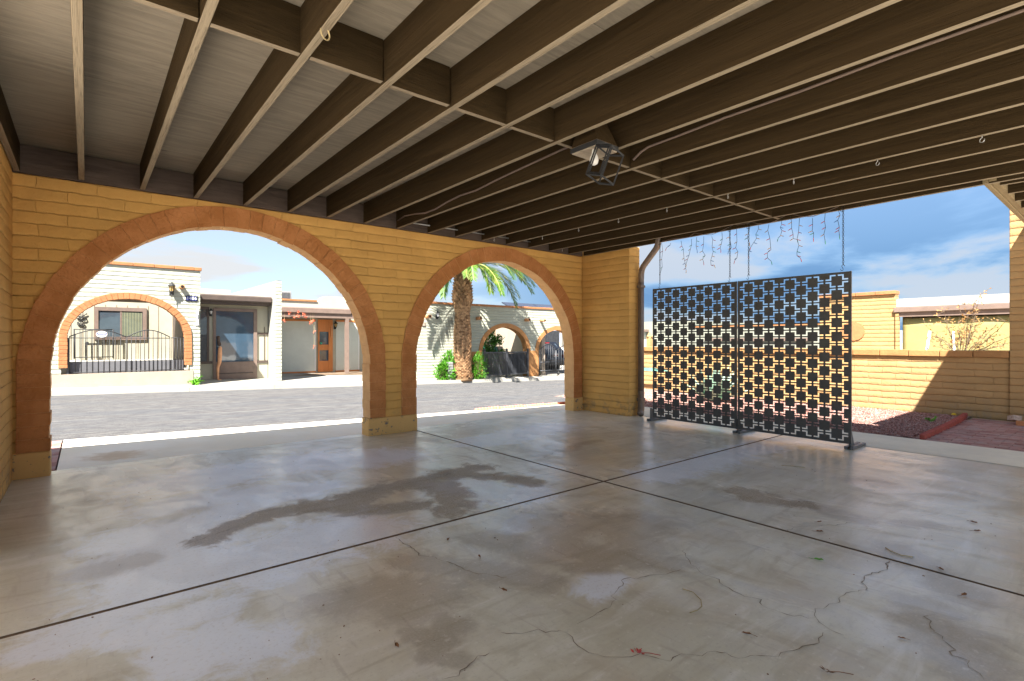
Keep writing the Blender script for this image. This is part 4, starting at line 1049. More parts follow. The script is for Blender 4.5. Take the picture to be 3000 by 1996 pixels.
sp_ = MB(); sp_.lathe([(.038, -.16), (.06, -.16), (.06, .02), (.038, .02)], (1.905, YA, 2.585), 20, axis='y'); sp_.build('scupper', M['terracotta'], h1)
MB().lathe([(.0375, -.1625), (.0375, -.02)], (1.905, YA, 2.585), 16, axis='y').build('scupper_hole', M['hole'], h1)
# gate in the arch
g1 = thing('double_gate', 'black iron double gate with curved tops filling the orange arch', 'gate', (.82, YA + .1, .42))
yg = YA + .06
def gate_leaf(xa, xb, zlo, zs, rise, mb, n=10, r=.008):
    top = lambda x: zs + rise * math.sin(math.pi * (x - xa) / (xb - xa)) ** 1.0
    mb.tube([(xa + (xb - xa) * i / 20, yg, top(xa + (xb - xa) * i / 20)) for i in range(21)], .013, 6)
    for z in (zlo + .02, zs - .03): mb.tube([(xa, yg, z), (xb, yg, z)], .011, 6)
    for i in range(n + 1):
        x = xa + (xb - xa) * i / n; mb.tube([(x, yg, zlo), (x, yg, top(x))], r, 6)
for xa, xb in ((-.30, .76), (.78, 1.66)):
    m = MB(); gate_leaf(xa, xb, .43, 1.29, .17, m); m.build('leaf', M['iron'], g1)
m = MB(); m.box(-.345, -.305, yg - .03, yg + .03, .418, 1.26); m.build('post', M['gate_grey'], g1)
m = MB(); m.tube([(1.68, yg, 1.27), (1.97, yg, 1.28)], .012, 6); m.tube([(1.68, yg, .45), (1.97, yg, .45)], .012, 6)
for x in np.linspace(1.69, 1.96, 5): m.tube([(x, yg, .43), (x, yg, 1.28)], .009, 6)
m.build('side_panel', M['iron'], g1)
ov = thing('oval_sign', 'small oval white and blue sign fixed on the black gate', 'sign', (.29, yg - .03, 1.35))
n = 28
MB().prism([(.29 + .118 * math.cos(6.2832 * i / n), 1.35 + .085 * math.sin(6.2832 * i / n)) for i in range(n)], 'y', yg - .030, yg - .018).build('plate', M['taupe'], ov)
MB().prism([(.29 + .106 * math.cos(6.2832 * i / n), 1.35 + .074 * math.sin(6.2832 * i / n)) for i in range(n)], 'y', yg - .036, yg - .0305).build('face', M['white_paint'], ov)
m = MB(); m.box(.235, .345, yg - .040, yg - .0365, 1.372, 1.385); m.box(.215, .365, yg - .040, yg - .0365, 1.338, 1.352); m.box(.24, .34, yg - .040, yg - .0365, 1.305, 1.318)
for x in (.21, .37): m.lathe([(.016, -.002), (.016, .002)], (x, yg - .0385, 1.365), 10, axis='y')
m.build('lettering', M['blue_tile'], ov)
MB().box(-.30, 1.97, YA + .14, YA + .15, .422, .70).build('lower_panel', M['mesh_grey'], g1)
# inner gate and scroll ornament
g2 = MB(); yg2 = 19.3
for z in (.72, 1.52): g2.tube([(-.26, yg2, z), (.62, yg2, z)], .014, 6)
for i in range(8): g2.tube([(-.26 + i * .1257, yg2, .68), (-.26 + i * .1257, yg2, 1.53)], .009 if 0 < i < 7 else .02, 6)
g2.box(.0, .06, yg2 - .03, yg2 - .016, 1.08, 1.16)
tag(g2.build('inner_gate', M['iron']), 'low black iron gate inside the carport beneath the scroll ornament', 'gate')
so_ = MB()
def spiral(cx, cz, r, flip, t0=0., turns=1.5):
    pts = []
    for i in range(28):
        k = i / 27; a = t0 + flip * turns * 6.2832 * k; rr = r * (1 - .75 * k); pts.append((cx + rr * math.cos(a), 19.47, cz + rr * math.sin(a)))
    so_.tube(pts, .012, 6)
spiral(-.05, 1.83, .085, 1, 1.2); spiral(-.17, 1.86, .055, -1, .4); spiral(-.08, 1.67, .06, 1, 2.); spiral(-.16, 1.66, .04, -1, 3.)
so_.tube([(-.2, 19.47, 1.95), (-.05, 19.47, 1.93), (0.02, 19.47, 1.97)], .012, 6)
for x, z in ((.01, 1.97), (-.08, 1.76), (-.18, 1.72)): so_.lathe([(.004, -.006), (.022, 0), (.004, .006)], (x, 19.47, z), 8, axis='y')
tag(so_.build('scroll_ornament', M['iron']), 'black wrought iron scroll ornament on the siding left of the window', 'wall ornament')
# carriage lantern
def carriage_lantern(name, x, y, z, s, label, glassm, tail=True):
    t_ = thing(name, label, 'wall lantern', (x, y, z)); yc = y - .10 * s / .2
    m = MB(); m.box(x - .05 * s / .2, x + .05 * s / .2, y - .02, y - .001, z - .12 * s / .2, z + .02 * s / .2); m.tube([(x, y - .02, z - .06 * s / .2), (x, yc, z - .09 * s / .2), (x, yc, z - .03 * s / .2)], .014 * s / .2, 6); m.build('bracket', M['iron'], t_)
    k = s / .2
    m = MB(); m.lathe([(.004, .24), (.018, .215), (.022, .19), (.055, .165), (.095, .125), (.095, .115)], (x, yc, z), 8, False) if k == 1 else m.lathe([(.004 * k, .24 * k), (.018 * k, .215 * k), (.022 * k, .19 * k), (.055 * k, .165 * k), (.095 * k, .125 * k), (.095 * k, .115 * k)], (x, yc, z), 8, False)
    m.build('cap', M['iron'], t_)
    MB().lathe([(.040 * k, -.02 * k), (.062 * k, .113 * k)], (x, yc, z), 6, False).build('glass', glassm, t_)
    m = MB()
    for i in range(6):
        a = i * math.pi / 3; m.tube([(x + .044 * k * math.cos(a), yc + .044 * k * math.sin(a), z - .02 * k), (x + .068 * k * math.cos(a), yc + .068 * k * math.sin(a), z + .115 * k)], .006 * k, 4)
    m.lathe([(.05 * k, -.022 * k), (.052 * k, -.035 * k), (.03 * k, -.05 * k), (.022 * k, -.09 * k), (.012 * k, -.10 * k)], (x, yc, z), 8); m.build('frame', M['iron'], t_)
    if tail: MB().lathe([(.011 * k, -.10 * k), (.011 * k, -.16 * k), (.004 * k, -.25 * k)], (x, yc, z), 8).build('tail', M['iron'], t_)
    return t_
carriage_lantern('wall_lantern', 1.69, YA, 2.475, .19, 'black carriage lantern with amber glass above the orange arch', M['amber'])
# house number plaque 1406
pq = thing('number_plaque', 'blue tile plaque with white digits 1406 in scrolled iron frame', 'house number', (2.13, YA, 2.3))
m = MB(); m.box(2.005, 2.255, YA - .022, YA - .001, 2.235, 2.36); 
for x in (2.0, 2.26): m.lathe([(.012, -.02), (.016, -.01), (.012, 0)], (x, YA - .002, 2.345), 8, axis='y'); m.lathe([(.012, -.02), (.016, -.01), (.012, 0)], (x, YA - .002, 2.25), 8, axis='y')
for x in (2.05, 2.13, 2.21): m.lathe([(.010, -.02), (.014, -.01), (.01, 0)], (x, YA - .002, 2.372), 8, axis='y'); m.lathe([(.010, -.02), (.014, -.01), (.01, 0)], (x, YA - .002, 2.226), 8, axis='y')
m.build('frame', M['iron'], pq)
def text_mesh(s, size, loc, mat, parent, name='digit', rot=(R(90), 0, 0)):
    cu = bpy.data.curves.new(name, 'FONT'); cu.body = s; cu.size = size; cu.align_x = 'CENTER'; cu.align_y = 'CENTER'; cu.extrude = .002
    to = bpy.data.objects.new(name + '_tmp', cu); COL.objects.link(to)
    bpy.context.view_layer.update()
    me = bpy.data.meshes.new_from_object(to.evaluated_get(bpy.context.evaluated_depsgraph_get()))
    bpy.data.objects.remove(to); o = bpy.data.objects.new(name, me); COL.objects.link(o)
    me.transform(Matrix.Translation(loc) @ Matrix.Rotation(rot[2], 4, 'Z') @ Matrix.Rotation(rot[0], 4, 'X'))
    me.materials.clear(); me.materials.append(mat); own(o, parent); return o
for i, ch in enumerate('1406'):
    x = 2.043 + i * .0585; tl = MB(); tl.box(x - .027, x + .027, YA - .028, YA - .0225, 2.247, 2.348); to = tl.build('tile', M['blue_tile'], pq)
    text_mesh(ch, .11, (x, YA - .0305, 2.298), M['white_paint'], pq)
weed('weed', (2.18, YA - .10, lots_z(2.2, YA) - .01), .26, 7, M['weed'], 'bright green weed at the foot of the cream corner', lw=.05, spread=.35)
m = MB(); m.box(2.255, 2.285, YA - .03, YA - .001, 1.60, 2.03); m.box(2.20, 2.30, YA - .02, YA - .001, 1.60, 1.62); m.box(2.245, 2.262, YA - .06, YA - .031, 1.80, 1.90)
tag(m.build('flag_bracket', M['white_paint']), 'slim white wall bracket on the cream corner under the number plaque', 'bracket')

# ------------------------------------------------------------------ middle house
h2 = thing('middle_house', 'white house with brown gutters, glass entry and orange door across the street', 'house', (5, 18, 0))
YD = 17.2
MB().box(2.326, 4.34, YD, YD + .2, -.1, 2.45).build('entry_wall', M['cream_siding'], h2)
fd = MB(); fd.box(2.85, 4.03, YD - .05, YD - .001, 2.06, 2.15); fd.box(2.85, 2.925, YD - .05, YD - .001, .05, 2.059); fd.box(3.93, 4.03, YD - .05, YD - .001, .05, 2.059); fd.box(2.926, 3.929, YD - .05, YD - .001, .05, .57)
d1 = fd.build('door', M['taupe'], h2)
MB().box(2.926, 3.929, YD - .03, YD - .012, .571, 2.058).build('pane', M['glass_blue'], d1)
MB().box(2.93, 3.92, YD - .058, YD - .0505, .22, .25).build('kick_rail', M['brown'], d1)
sl_ = MB(); sl_.box(2.70, 2.755, YD - .04, YD - .001, .60, 2.17); sl_.box(2.34, 2.70, YD - .04, YD - .001, 2.10, 2.17); sl_.box(2.33, 2.83, YD - .06, YD - .001, .53, .599)
s1_ = sl_.build('sidelight', M['brown'], h2); MB().box(2.335, 2.699, YD - .02, YD - .004, 1.37, 2.099).build('pane', M['glass_dark'], s1_); MB().box(2.335, 2.699, YD - .025, YD - .004, .60, 1.369).build('screen', M['gate_grey'], s1_)
pn = MB(); pn.box(4.05, 4.335, YD - .03, YD - .001, 1.38, 1.44); pn.box(4.05, 4.335, YD - .03, YD - .001, .52, .59); pn.box(4.235, 4.25, YD - .02, YD - .001, .60, 1.62)
pn.build('side_rails', M['brown'], h2)
ev = MB(); ev.prism([(16.72, 2.36), (16.74, 2.33), (16.85, 2.32), (16.85, 2.50), (16.74, 2.51), (16.72, 2.48)], 'x', 2.33, 4.335)
ev.build('gutter', M['brown'], h2)
MB().box(2.33, 4.335, 16.851, YD + .2, 2.25, 2.33).build('eave', M['brown'], h2); MB().box(2.33, 4.335, 16.851, YD + 1.5, 2.452, 2.53).build('porch_roofing', M['roof_white'], h2)
fin = MB(); fin.box(4.345, 4.50, 16.3, 16.5, -.1, 2.98); fin.build('fin_wall', M['white_block'], h2)
MB().prism([(16.501, -.1), (19.5, -.1), (19.5, 2.5), (18.0, 2.55), (16.501, 2.965)], 'x', 4.36, 4.485).build('sloped_parapet', M['white_stucco'], h2)
MB().prism([(2.0, 2.55), (4.84, 2.55), (4.84, 3.17), (3.55, 2.68), (3.5, 2.68), (3.5, 2.78), (2.0, 2.78)], 'y', 18.2, 18.4).build('parapet', M['white_stucco'], h2)
YE = 19.0
s5 = lambda x, z, y0=18.5: rs(y0, YE, x, z)
MB().box(4.50, 9.6, YE, YE + .2, -.15, 2.25).build('front_wall', M['cream_siding'], h2)
def wins(xa, xb, za, zb):
    m = MB(); m.box(xa, xb, YE - .04, YE - .001, zb, zb + .06); m.box(xa, xb, YE - .04, YE - .001, za - .05, za)
    w_ = m.build('window', M['door_orange'], h2); MB().box(xa + .01, xb - .01, YE - .02, YE - .003, za + .001, zb - .001).build('pane', M['beige_blind'], w_)
    fm = MB(); fm.box(xb - .03, xb, YE - .03, YE - .001, za + .002, zb - .002); fm.build('mullion', M['white_paint'], w_)
wins(4.52, 6.40, .10, 1.885); wins(7.13, 8.04, .09, 1.895)
dd = MB(); dd.box(6.48, 6.53, YE - .05, YE - .001, .06, 1.96); dd.box(6.86, 7.015, YE - .05, YE - .001, .06, 1.96); dd.box(6.531, 6.859, YE - .045, YE - .001, 1.52, 1.96); dd.box(6.531, 6.859, YE - .045, YE - .001, .85, 1.05); dd.box(6.531, 6.859, YE - .045, YE - .001, .06, .46)
od = dd.build('orange_door', M['door_orange'], h2); MB().box(6.532, 6.858, YE - .03, YE - .004, 1.051, 1.519).build('pane', M['glass_dark'], od); MB().box(6.532, 6.858, YE - .03, YE - .004, .461, .849).build('pane', M['glass_dark'], od)
MB().box(6.94, 6.97, YE - .09, YE - .052, 1.30, 1.75).build('door_bell_panel', M['terracotta'], od)
MB().prism([(17.95, 2.15), (17.97, 2.12), (18.10, 2.11), (18.10, 2.30), (17.97, 2.32), (17.95, 2.29)], 'x', 4.51, 7.30).build('gutter', M['taupe'], h2)
MB().box(4.51, 7.6, 18.101, YE, 2.0, 2.20).build('eave', M['taupe'], h2)
MB().box(4.51, 7.6, 18.0, 18.10, 1.98, 2.109).build('porch_beam', M['taupe'], h2)
MB().box(7.12, 7.24, 17.98, 18.10, -.1, 1.978).build('post', M['taupe'], h2)
MB().box(4.51, 9.6, 17.9, YE, -.15, .03).build('porch_floor', M['soffit'], h2)
MB().box(4.51, 7.8, 19.3, 19.5, 2.25, 2.62).build('upper_parapet', M['white_stucco'], h2); MB().box(4.51, 6.55, 19.26, 19.54, 2.621, 2.68).build('roof_cap', M['orange_far'], h2)
m = MB(); pts = [(6.80, 2.25)] + arch_pts(7.2, 2.50, .4, .40, 16, 180, 90) + [(8.8, 2.90), (8.8, 2.25)]
m.prism(pts, 'y', 19.9, 20.3).build('curved_parapet', M['white_stucco'], h2); MB().box(7.75, 8.8, 19.55, 19.89, 2.25, 2.85).build('chimney', M['white_block'], h2)
ac = thing('roof_air_conditioner', 'grey louvred air conditioner on the roof behind the white fin wall', 'air conditioner', (5.7, 20.3, 2.6))
MB().box(5.40, 5.87, 20.0, 20.5, 2.60, 3.0).build('casing', M['galv'], ac, bevel=.01); m = MB()
for k in range(9): m.box(5.43 + k * .045, 5.45 + k * .045, 19.985, 19.999, 2.70, 2.96)
m.build('louvres', M['gate_grey'], ac); MB().box(5.35, 5.98, 19.9, 20.6, 2.45, 2.598).build('stand', M['roof_white'], ac)
carriage_lantern('porch_lantern', 2.795, YD, 1.98, .13, 'small black porch lantern beside the tall glass door', M['bulb_white'], False)
carriage_lantern('porch_lantern', 7.11, YE, 1.72, .17, 'black porch lantern between the orange door and the post', M['amber'], False)
# statue at the glass door
st_ = thing('garden_statue', 'slim orange leg shaped statue with dark top at glass door edge', 'statue', (2.95, 16.95, .05))
def skinned(name, pts, rad, mat, parent, edges=None):
    me = bpy.data.meshes.new(name); me.from_pydata(pts, edges or [(i, i + 1) for i in range(len(pts) - 1)], []); o = bpy.data.objects.new(name, me); COL.objects.link(o)
    me.materials.append(mat); sk = o.modifiers.new('skin', 'SKIN')
    for i, v in enumerate(me.skin_vertices[0].data): v.radius = (rad[i], rad[i]); v.use_root = (i == 0)
    ss = o.modifiers.new('smooth', 'SUBSURF'); ss.levels = ss.render_levels = 2; own(o, parent); return o
skinned('body', [(2.94, 16.95, .07), (2.935, 16.95, .25), (2.94, 16.95, .44), (2.975, 16.94, .55), (2.985, 16.94, .75), (2.99, 16.94, .95), (3.0, 16.95, 1.04)], [.032, .035, .042, .055, .062, .055, .045], M['skin_orange'], st_)
skinned('foot', [(2.93, 16.96, .065), (2.97, 16.92, .06), (3.02, 16.88, .055)], [.035, .032, .02], M['skin_orange'], st_)
skinned('dark_top', [(2.99, 16.95, 1.03), (2.97, 16.95, 1.12), (2.95, 16.95, 1.2), (2.95, 16.95, 1.29), (2.95, 16.95, 1.34)], [.05, .055, .035, .055, .04], M['dark_wood'], st_)
# hanging red flower ornaments
hf = thing('hanging_flowers', 'cluster of coral red flower ornaments hanging under the porch gutter', 'ornament', (5.5, 17.85, 2.1))
w_ = MB()
for (x, z) in ((4.93, 2.07), (5.17, 2.11), (5.37, 2.03), (4.78, 1.81), (5.65, 1.83), (5.07, 1.94), (5.19, 1.98), (5.69, 1.5), (5.69, .99), (5.41, 1.95), (5.58, 1.78)):
    xx, zz = rs(17., 17.9, x, z); big = zz > 1.55
    w_.tube([(xx, 17.9, zz), (xx, 17.93, 2.12)], .003, 4)
    m = MB()
    for _ in range(18 if big else 9):
        d = Vector((random.gauss(0, 1), random.gauss(0, 1), random.gauss(0, .8))).normalized(); m.leaf(Vector((xx, 17.9, zz)) + d * random.uniform(0, .04), d, .026, .05)
    m.build('flower', M['coral'], hf, fixn=False)
w_.build('threads', M['straw'], hf, fixn=False)
gx, gz_ = 6.56, 1.1
MB().lathe([(.005, -.045), (.03, -.035), (.043, 0), (.03, .035), (.005, .045)], (gx, YE - .10, gz_), 14).build('glass_ball', M['green_curtain']) and None
tag(bpy.data.objects['glass_ball'], 'round bright green ball hanging before the orange door', 'ornament')

# ------------------------------------------------------------------ third house with two arches
YC = 15.9
h3 = thing('two_arch_house', 'long white block house front with two apricot arches behind the palm', 'house', (12, 16, 0))
A3 = (12.70, .78, 1.12, .93); A4 = (15.53, .80, 1.10, .84)
poly = [(8.3, -.45)]
for cx, sp, rx_, rz_ in (A3, A4): poly += [(cx - rx_ - .05, -.45)] + arch_pts(cx, sp, rx_ + .05, rz_ + .05, 40) + [(cx + rx_ + .05, -.45)]
poly += [(18.5, -.45), (18.5, 2.49), (8.3, 2.49)]
MB().prism(poly, 'y', YC, YC + .25).build('wall', M['white_block'], h3)
for (cx, sp, rx_, rz_) in (A3, A4):
    voussoirs(cx, sp, rx_, rx_ + .17, rz_, rz_ + .165, .775, YC - .025, YC + .275, 30, .2, .0, .0004).build('arch_trim', M['orange_stucco'], h3)
m = MB(); 
for a, b in ((10.75, 11.58), (13.82, 14.43), (16.63, 17.3)): MB().box(a, b, YC - .03, YC + .28, -.45, .785).build('wainscot', M['orange_stucco'], h3, bevel=.01)

m = MB(); x = 8.3
while x < 18.4: m.box(x + .003, x + .427, YC - .04, YC + .29, 2.492, 2.57 + random.uniform(-.004, .004)); x += .43
m.build('roof_cap', M['orange_far'], h3, bevel=.01)
for x in (9.17, 11.33, 13.72, 14.56):
    v_ = MB().lathe([(.042, -.26), (.062, -.26), (.062, .02), (.042, .02)], (x, YC, 2.03), 16, axis='y').build('scupper', M['terracotta'], h3)
    MB().lathe([(.0415, -.2625), (.0415, -.02)], (x, YC, 2.03), 12, axis='y').build('hole', M['hole'], v_)
MB().box(11.0, 18.5, 19.4, 19.6, -.5, 2.4).build('back_wall', M['back_tan'], h3); MB().box(11.0, 18.5, YC + .26, 17.3, 2.05, 2.3).build('ceiling', M['soffit'], h3)
MB().box(14.9, 15.1, YC + .30, 19.39, -.5, 2.04).build('dividing_wall', M['cream'], h3)
m = MB(); m.box(16.9, 19.0, 19.3, 19.39, -.4, 1.7)
for k in range(16): m.box(16.9 + k * .13, 16.905 + k * .13, 19.285, 19.299, -.4, 1.7)
m.build('dark_siding', M['gate_grey'], h3)
MB().box(16.55, 16.72, 19.2, 19.39, -.4, 1.9).build('white_post', M['white_stucco'], h3)
cu_ = MB(); 
for k in range(30): cu_.tube([(12.2 + k * .06, 18.9 + .025 * (k % 2), -.2), (12.2 + k * .06, 18.9 + .025 * (k % 2), 2.0)], .035, 6)
tag(cu_.build('curtain', M['green_curtain'], fixn=False), 'emerald green curtain hanging inside the first apricot arch', 'curtain')
MB().box(14.02, 14.16, 18.6, 18.75, -.4, 2.04).build('inner_post', M['white_stucco'], h3)
carriage_lantern('wall_lantern', 9.585, YC, 2.06, .17, 'black wall lantern on the white front left of the palm', M['bulb_white'], False)
pq2 = thing('tile_plaque', 'small coloured tile plaque half hidden at the smaller arch edge', 'plaque', (9.08, YC, 1.75))
MB().box(9.0, 9.14, YC - .02, YC - .001, 1.69, 1.81).build('frame', M['iron'], pq2); MB().box(9.012, 9.128, YC - .026, YC - .0205, 1.70, 1.80).build('tile', M['porcelain'], pq2)
for i, x in enumerate((13.5, 14.45, 15.4)):
    if i == 0: sp0 = None
sol_ = MB().hexa([(13.6, 16.9, 2.62), (15.3, 16.9, 2.62), (15.3, 17.3, 2.79), (13.6, 17.3, 2.79), (13.6, 16.88, 2.66), (15.3, 16.88, 2.66), (15.3, 17.28, 2.83), (13.6, 17.28, 2.83)])
tag(sol_.build('solar_panel', M['solar']), 'dark solar panel on the roof behind the palm fronds', 'solar panel', 'roof solar panels')
sol_ = MB().hexa([(15.34, 16.9, 2.62), (17.1, 16.9, 2.62), (17.1, 17.3, 2.79), (15.34, 17.3, 2.79), (15.34, 16.88, 2.66), (17.1, 16.88, 2.66), (17.1, 17.28, 2.83), (15.34, 17.28, 2.83)])
tag(sol_.build('solar_panel', M['solar']), 'dark solar panel on the roof above the second apricot arch', 'solar panel', 'roof solar panels')
# gates of the third house
def rail_gate(name, xa, xb, zb, zt, y, mat, label, n, mid=False):
    t_ = thing(name, label, 'gate', ((xa + xb) / 2, y, zb)); xm = (xa + xb) / 2
    for x in (xa, xm, xb):
        m = MB(); m.box(x - .035, x + .035, y - .035, y + .035, zb - .10, zt + .02); m.lathe([(.045, .02), (.05, .05), (.02, .09)], (x, y, zt), 8); m.build('post', mat, t_)
    for s_ in ((xa, xm), (xm, xb)):
        m = MB(); 
        for z in (zb + .06, zt - .06): m.box(s_[0] + .04, s_[1] - .04, y - .02, y + .02, z - .025, z + .025)
        k = n // 2
        for i in range(k):
            x = s_[0] + .06 + (s_[1] - s_[0] - .12) * (i + .5) / k; m.box(x - .011, x + .011, y - .0195, y + .0195, zb + .086, zt - .086)
        m.build('leaf', mat, t_)
    return t_
rail_gate('picket_gate', 11.60, 13.76, -.17, .80, YC - .10, M['gate_grey'], 'slate grey picket gate across the first apricot arch', 28)
m = MB().box(12.68, 13.72, YC + .05, YC + .09, -.15, .68)
tag(m.build('dark_panel', M['gate_grey']), 'dark board panel behind the right leaf of the picket gate', 'panel')
g4 = thing('arched_gate', 'dark iron arch topped gate standing ajar before the black car', 'gate', (14.9, YC, -.1))
m = MB(); xa, xb = 14.47, 15.38
top = lambda x: .80 + .26 * math.sin(math.pi * (x - xa) / (xb - xa))
m.tube([(xa + (xb - xa) * i / 20, YC - .05, top(xa + (xb - xa) * i / 20)) for i in range(21)], .022, 6)
for z in (-.05, .30): m.tube([(xa, YC - .05, z), (xb, YC - .05, z)], .018, 6)
for i in range(10): x = xa + (xb - xa) * i / 9; m.tube([(x, YC - .05, -.10), (x, YC - .05, top(x))], .011 if 0 < i < 9 else .028, 6)
m.build('leaf', M['gate_grey'], g4)
m = MB(); 
for i in range(6): m.tube([(15.42 + i * .08, YC - .06 - i * .06, -.10), (15.42 + i * .08, YC - .06 - i * .06, .80 + .04 * i)], .012, 6)
m.tube([(15.42, YC - .06, .78), (15.82, YC - .36, 1.15)], .022, 6); m.tube([(15.42, YC - .06, -.05), (15.82, YC - .36, -.05)], .018, 6); m.build('open_leaf', M['gate_grey'], g4)
MB().lathe([(.03, -.03), (.07, -.02), (.07, .02), (.03, .03)], (15.44, YC - .15, -.18), 12, axis='x').build('wheel', M['iron'], g4)
# black car in the carport
car = thing('parked_car', 'black car parked nose in behind the arched gate, plate showing', 'car', (17.3, 20, -.35))
zc_ = -.36; cx = 17.38; yb_ = 18.0
prof = [(yb_ + .02, .35), (yb_, .62), (yb_ + .08, .93), (yb_ + .55, 1.48), (yb_ + 1.6, 1.56), (yb_ + 2.4, 1.50), (yb_ + 3.1, 1.02), (yb_ + 4.2, .90), (yb_ + 4.4, .60), (yb_ + 4.4, .35)]
vs, fs = [], []
for (yy, zz) in prof:
    hw_ = .86 if zz < 1.0 else .66
    vs += [(cx - hw_, yy, zc_ + zz), (cx - hw_ * .55, yy - .03, zc_ + zz + .015), (cx + hw_ * .55, yy - .03, zc_ + zz + .015), (cx + hw_, yy, zc_ + zz)]
k = len(prof)
for i in range(k - 1):
    for j in range(3): fs.append((i * 4 + j, i * 4 + j + 1, (i + 1) * 4 + j + 1, (i + 1) * 4 + j))
fs += [tuple(i * 4 for i in range(k)), tuple(i * 4 + 3 for i in range(k)), (0, 1, 2, 3), tuple((k - 1) * 4 + j for j in range(4))]
fs.append((0, 3, (k - 1) * 4 + 3, (k - 1) * 4))
MB().add(vs, fs).build('body', M['car_black'], car, bevel=.05)
MB().hexa([(cx - .56, yb_ + .13, zc_ + 1.0), (cx + .56, yb_ + .13, zc_ + 1.0), (cx + .56, yb_ + .17, zc_ + 1.0), (cx - .56, yb_ + .17, zc_ + 1.0), (cx - .50, yb_ + .44, zc_ + 1.40), (cx + .50, yb_ + .44, zc_ + 1.40), (cx + .50, yb_ + .50, zc_ + 1.40), (cx - .50, yb_ + .50, zc_ + 1.40)]).build('rear_window', M['glass_dark'], car)
for s_ in (-1, 1):
    MB().box(cx + s_ * .70 - .1, cx + s_ * .70 + .1, yb_ - .05, yb_ + .05, zc_ + .72, zc_ + .88).build('tail_lamp', M['red_lens'], car, bevel=.02)
    for yy in (yb_ + .8, yb_ + 3.5): MB().lathe([(.2, -.1), (.32, -.1), (.34, -.06), (.34, .06), (.32, .1), (.2, .1)], (cx + s_ * .76, yy, zc_ + .33), 20, axis='x').build('wheel', M['iron'], car)
MB().box(cx - .82, cx + .82, yb_ - .07, yb_ + .04, zc_ + .40, zc_ + .58).build('bumper', M['gate_grey'], car, bevel=.03)
pl = MB().box(cx - .11, cx + .19, yb_ - .075, yb_ - .06, zc_ + .78, zc_ + .93).build('number_plate', M['white_paint'], car)
MB().box(cx - .07, cx + .15, yb_ - .079, yb_ - .0755, zc_ + .82, zc_ + .89).build('plate_digits', M['red_lens'], pl)
MB().box(cx - .25, cx + .05, yb_ + .40, yb_ + .46, zc_ + 1.43, zc_ + 1.46).build('brake_light', M['red_lens'], car)
tag(MB().box(13.55, 13.85, 17.5, 17.8, -.3, .95).build('storage_bin', M['glass_blue'], bevel=.03), 'pale blue bin inside the first apricot arch', 'bin')
# ------------------------------------------------------------------ shrubs and the palm
def shrub(name, c, rx_, ry_, rz_, n, mat, label, lw=.05, ll=.11, col=False):
    t_ = thing(name, label, 'shrub', c); m = MB(); st = MB(); c = Vector(c)
    for k in range(n // 14):
        a = random.uniform(0, 6.28); u_ = random.random() ** .5; zz = random.random()
        prof_ = (1 - .75 * zz) if col else math.sqrt(max(0, 1 - (zz * 2 - 1) ** 2)) * .9 + .12
        p = c + Vector((rx_ * u_ * prof_ * math.cos(a), ry_ * u_ * prof_ * math.sin(a), rz_ * (.04 + .96 * zz)))
        st.tube([c + Vector((0, 0, .0)), c.lerp(p, .5) + Vector((0, 0, .05)), p], .004, 4, caps=False)
        out = (p - c - Vector((0, 0, rz_ * .35))).normalized()
        for _ in range(14): m.leaf(p + Vector((random.gauss(0, .05), random.gauss(0, .05), random.gauss(0, .05))), out + Vector((random.gauss(0, .6), random.gauss(0, .6), random.gauss(.2, .6))), lw, ll)
    st.build('stems', M['bark_brown'], t_, fixn=False); m.build('leaves', mat, t_, fixn=False); return t_
GZ = lots_z(10.3, 15.5)
shrub('shrub', (9.62, 15.45, GZ), .36, .25, .52, 900, M['bush'], 'bright green leafy shrub at the left foot of the palm')
shrub('shrub', (9.93, 15.65, GZ), .22, .2, .92, 600, M['bush'], 'taller green shrub tight against the palm trunk, left side')
shrub('shrub', (11.02, 15.38, GZ), .30, .25, .80, 1300, M['bush'], 'rounded feathery green shrub right of the palm trunk', .022, .12)
shrub('arborvitae', (12.75, 17.0, -.25), .62, .5, 1.85, 3000, M['bush_dark'], 'tall green bush growing inside the first apricot arch', .04, .13)
pt_ = thing('stone_post', 'rough pale stone post between shrubs and palm trunk', 'post', (9.80, 15.40, GZ))
m = MB(); 
for i in range(7): m.box(9.72 + random.uniform(-.01, .01), 9.90 + random.uniform(-.01, .01), 15.30, 15.46, GZ + i * .09, GZ + i * .09 + .085)
m.build('stones', M['galv'], pt_, bevel=.015)
pt = thing('palm_tree', 'thick trunked date palm with drooping fronds on the far pavement', 'palm tree', (10.35, 15.42, GZ))
pc = Vector((10.36, 15.42, 0))
def rad(z):
    z -= GZ
    if z < .25: return .385 - .2 * z
    if z < 1.6: return .335
    if z < 2.35: return .335 - (z - 1.6) * .09
    if z < 2.8: return .28 + (z - 2.35) * .20
    return .37 - (z - 2.8) * .10
tk = MB(); zs_ = np.linspace(GZ - .05, 4.0, 30)
tk.lathe([(rad(z) - .03, z) for z in zs_], (pc.x, pc.y, 0), 24)
z = GZ + .03; ring = 0
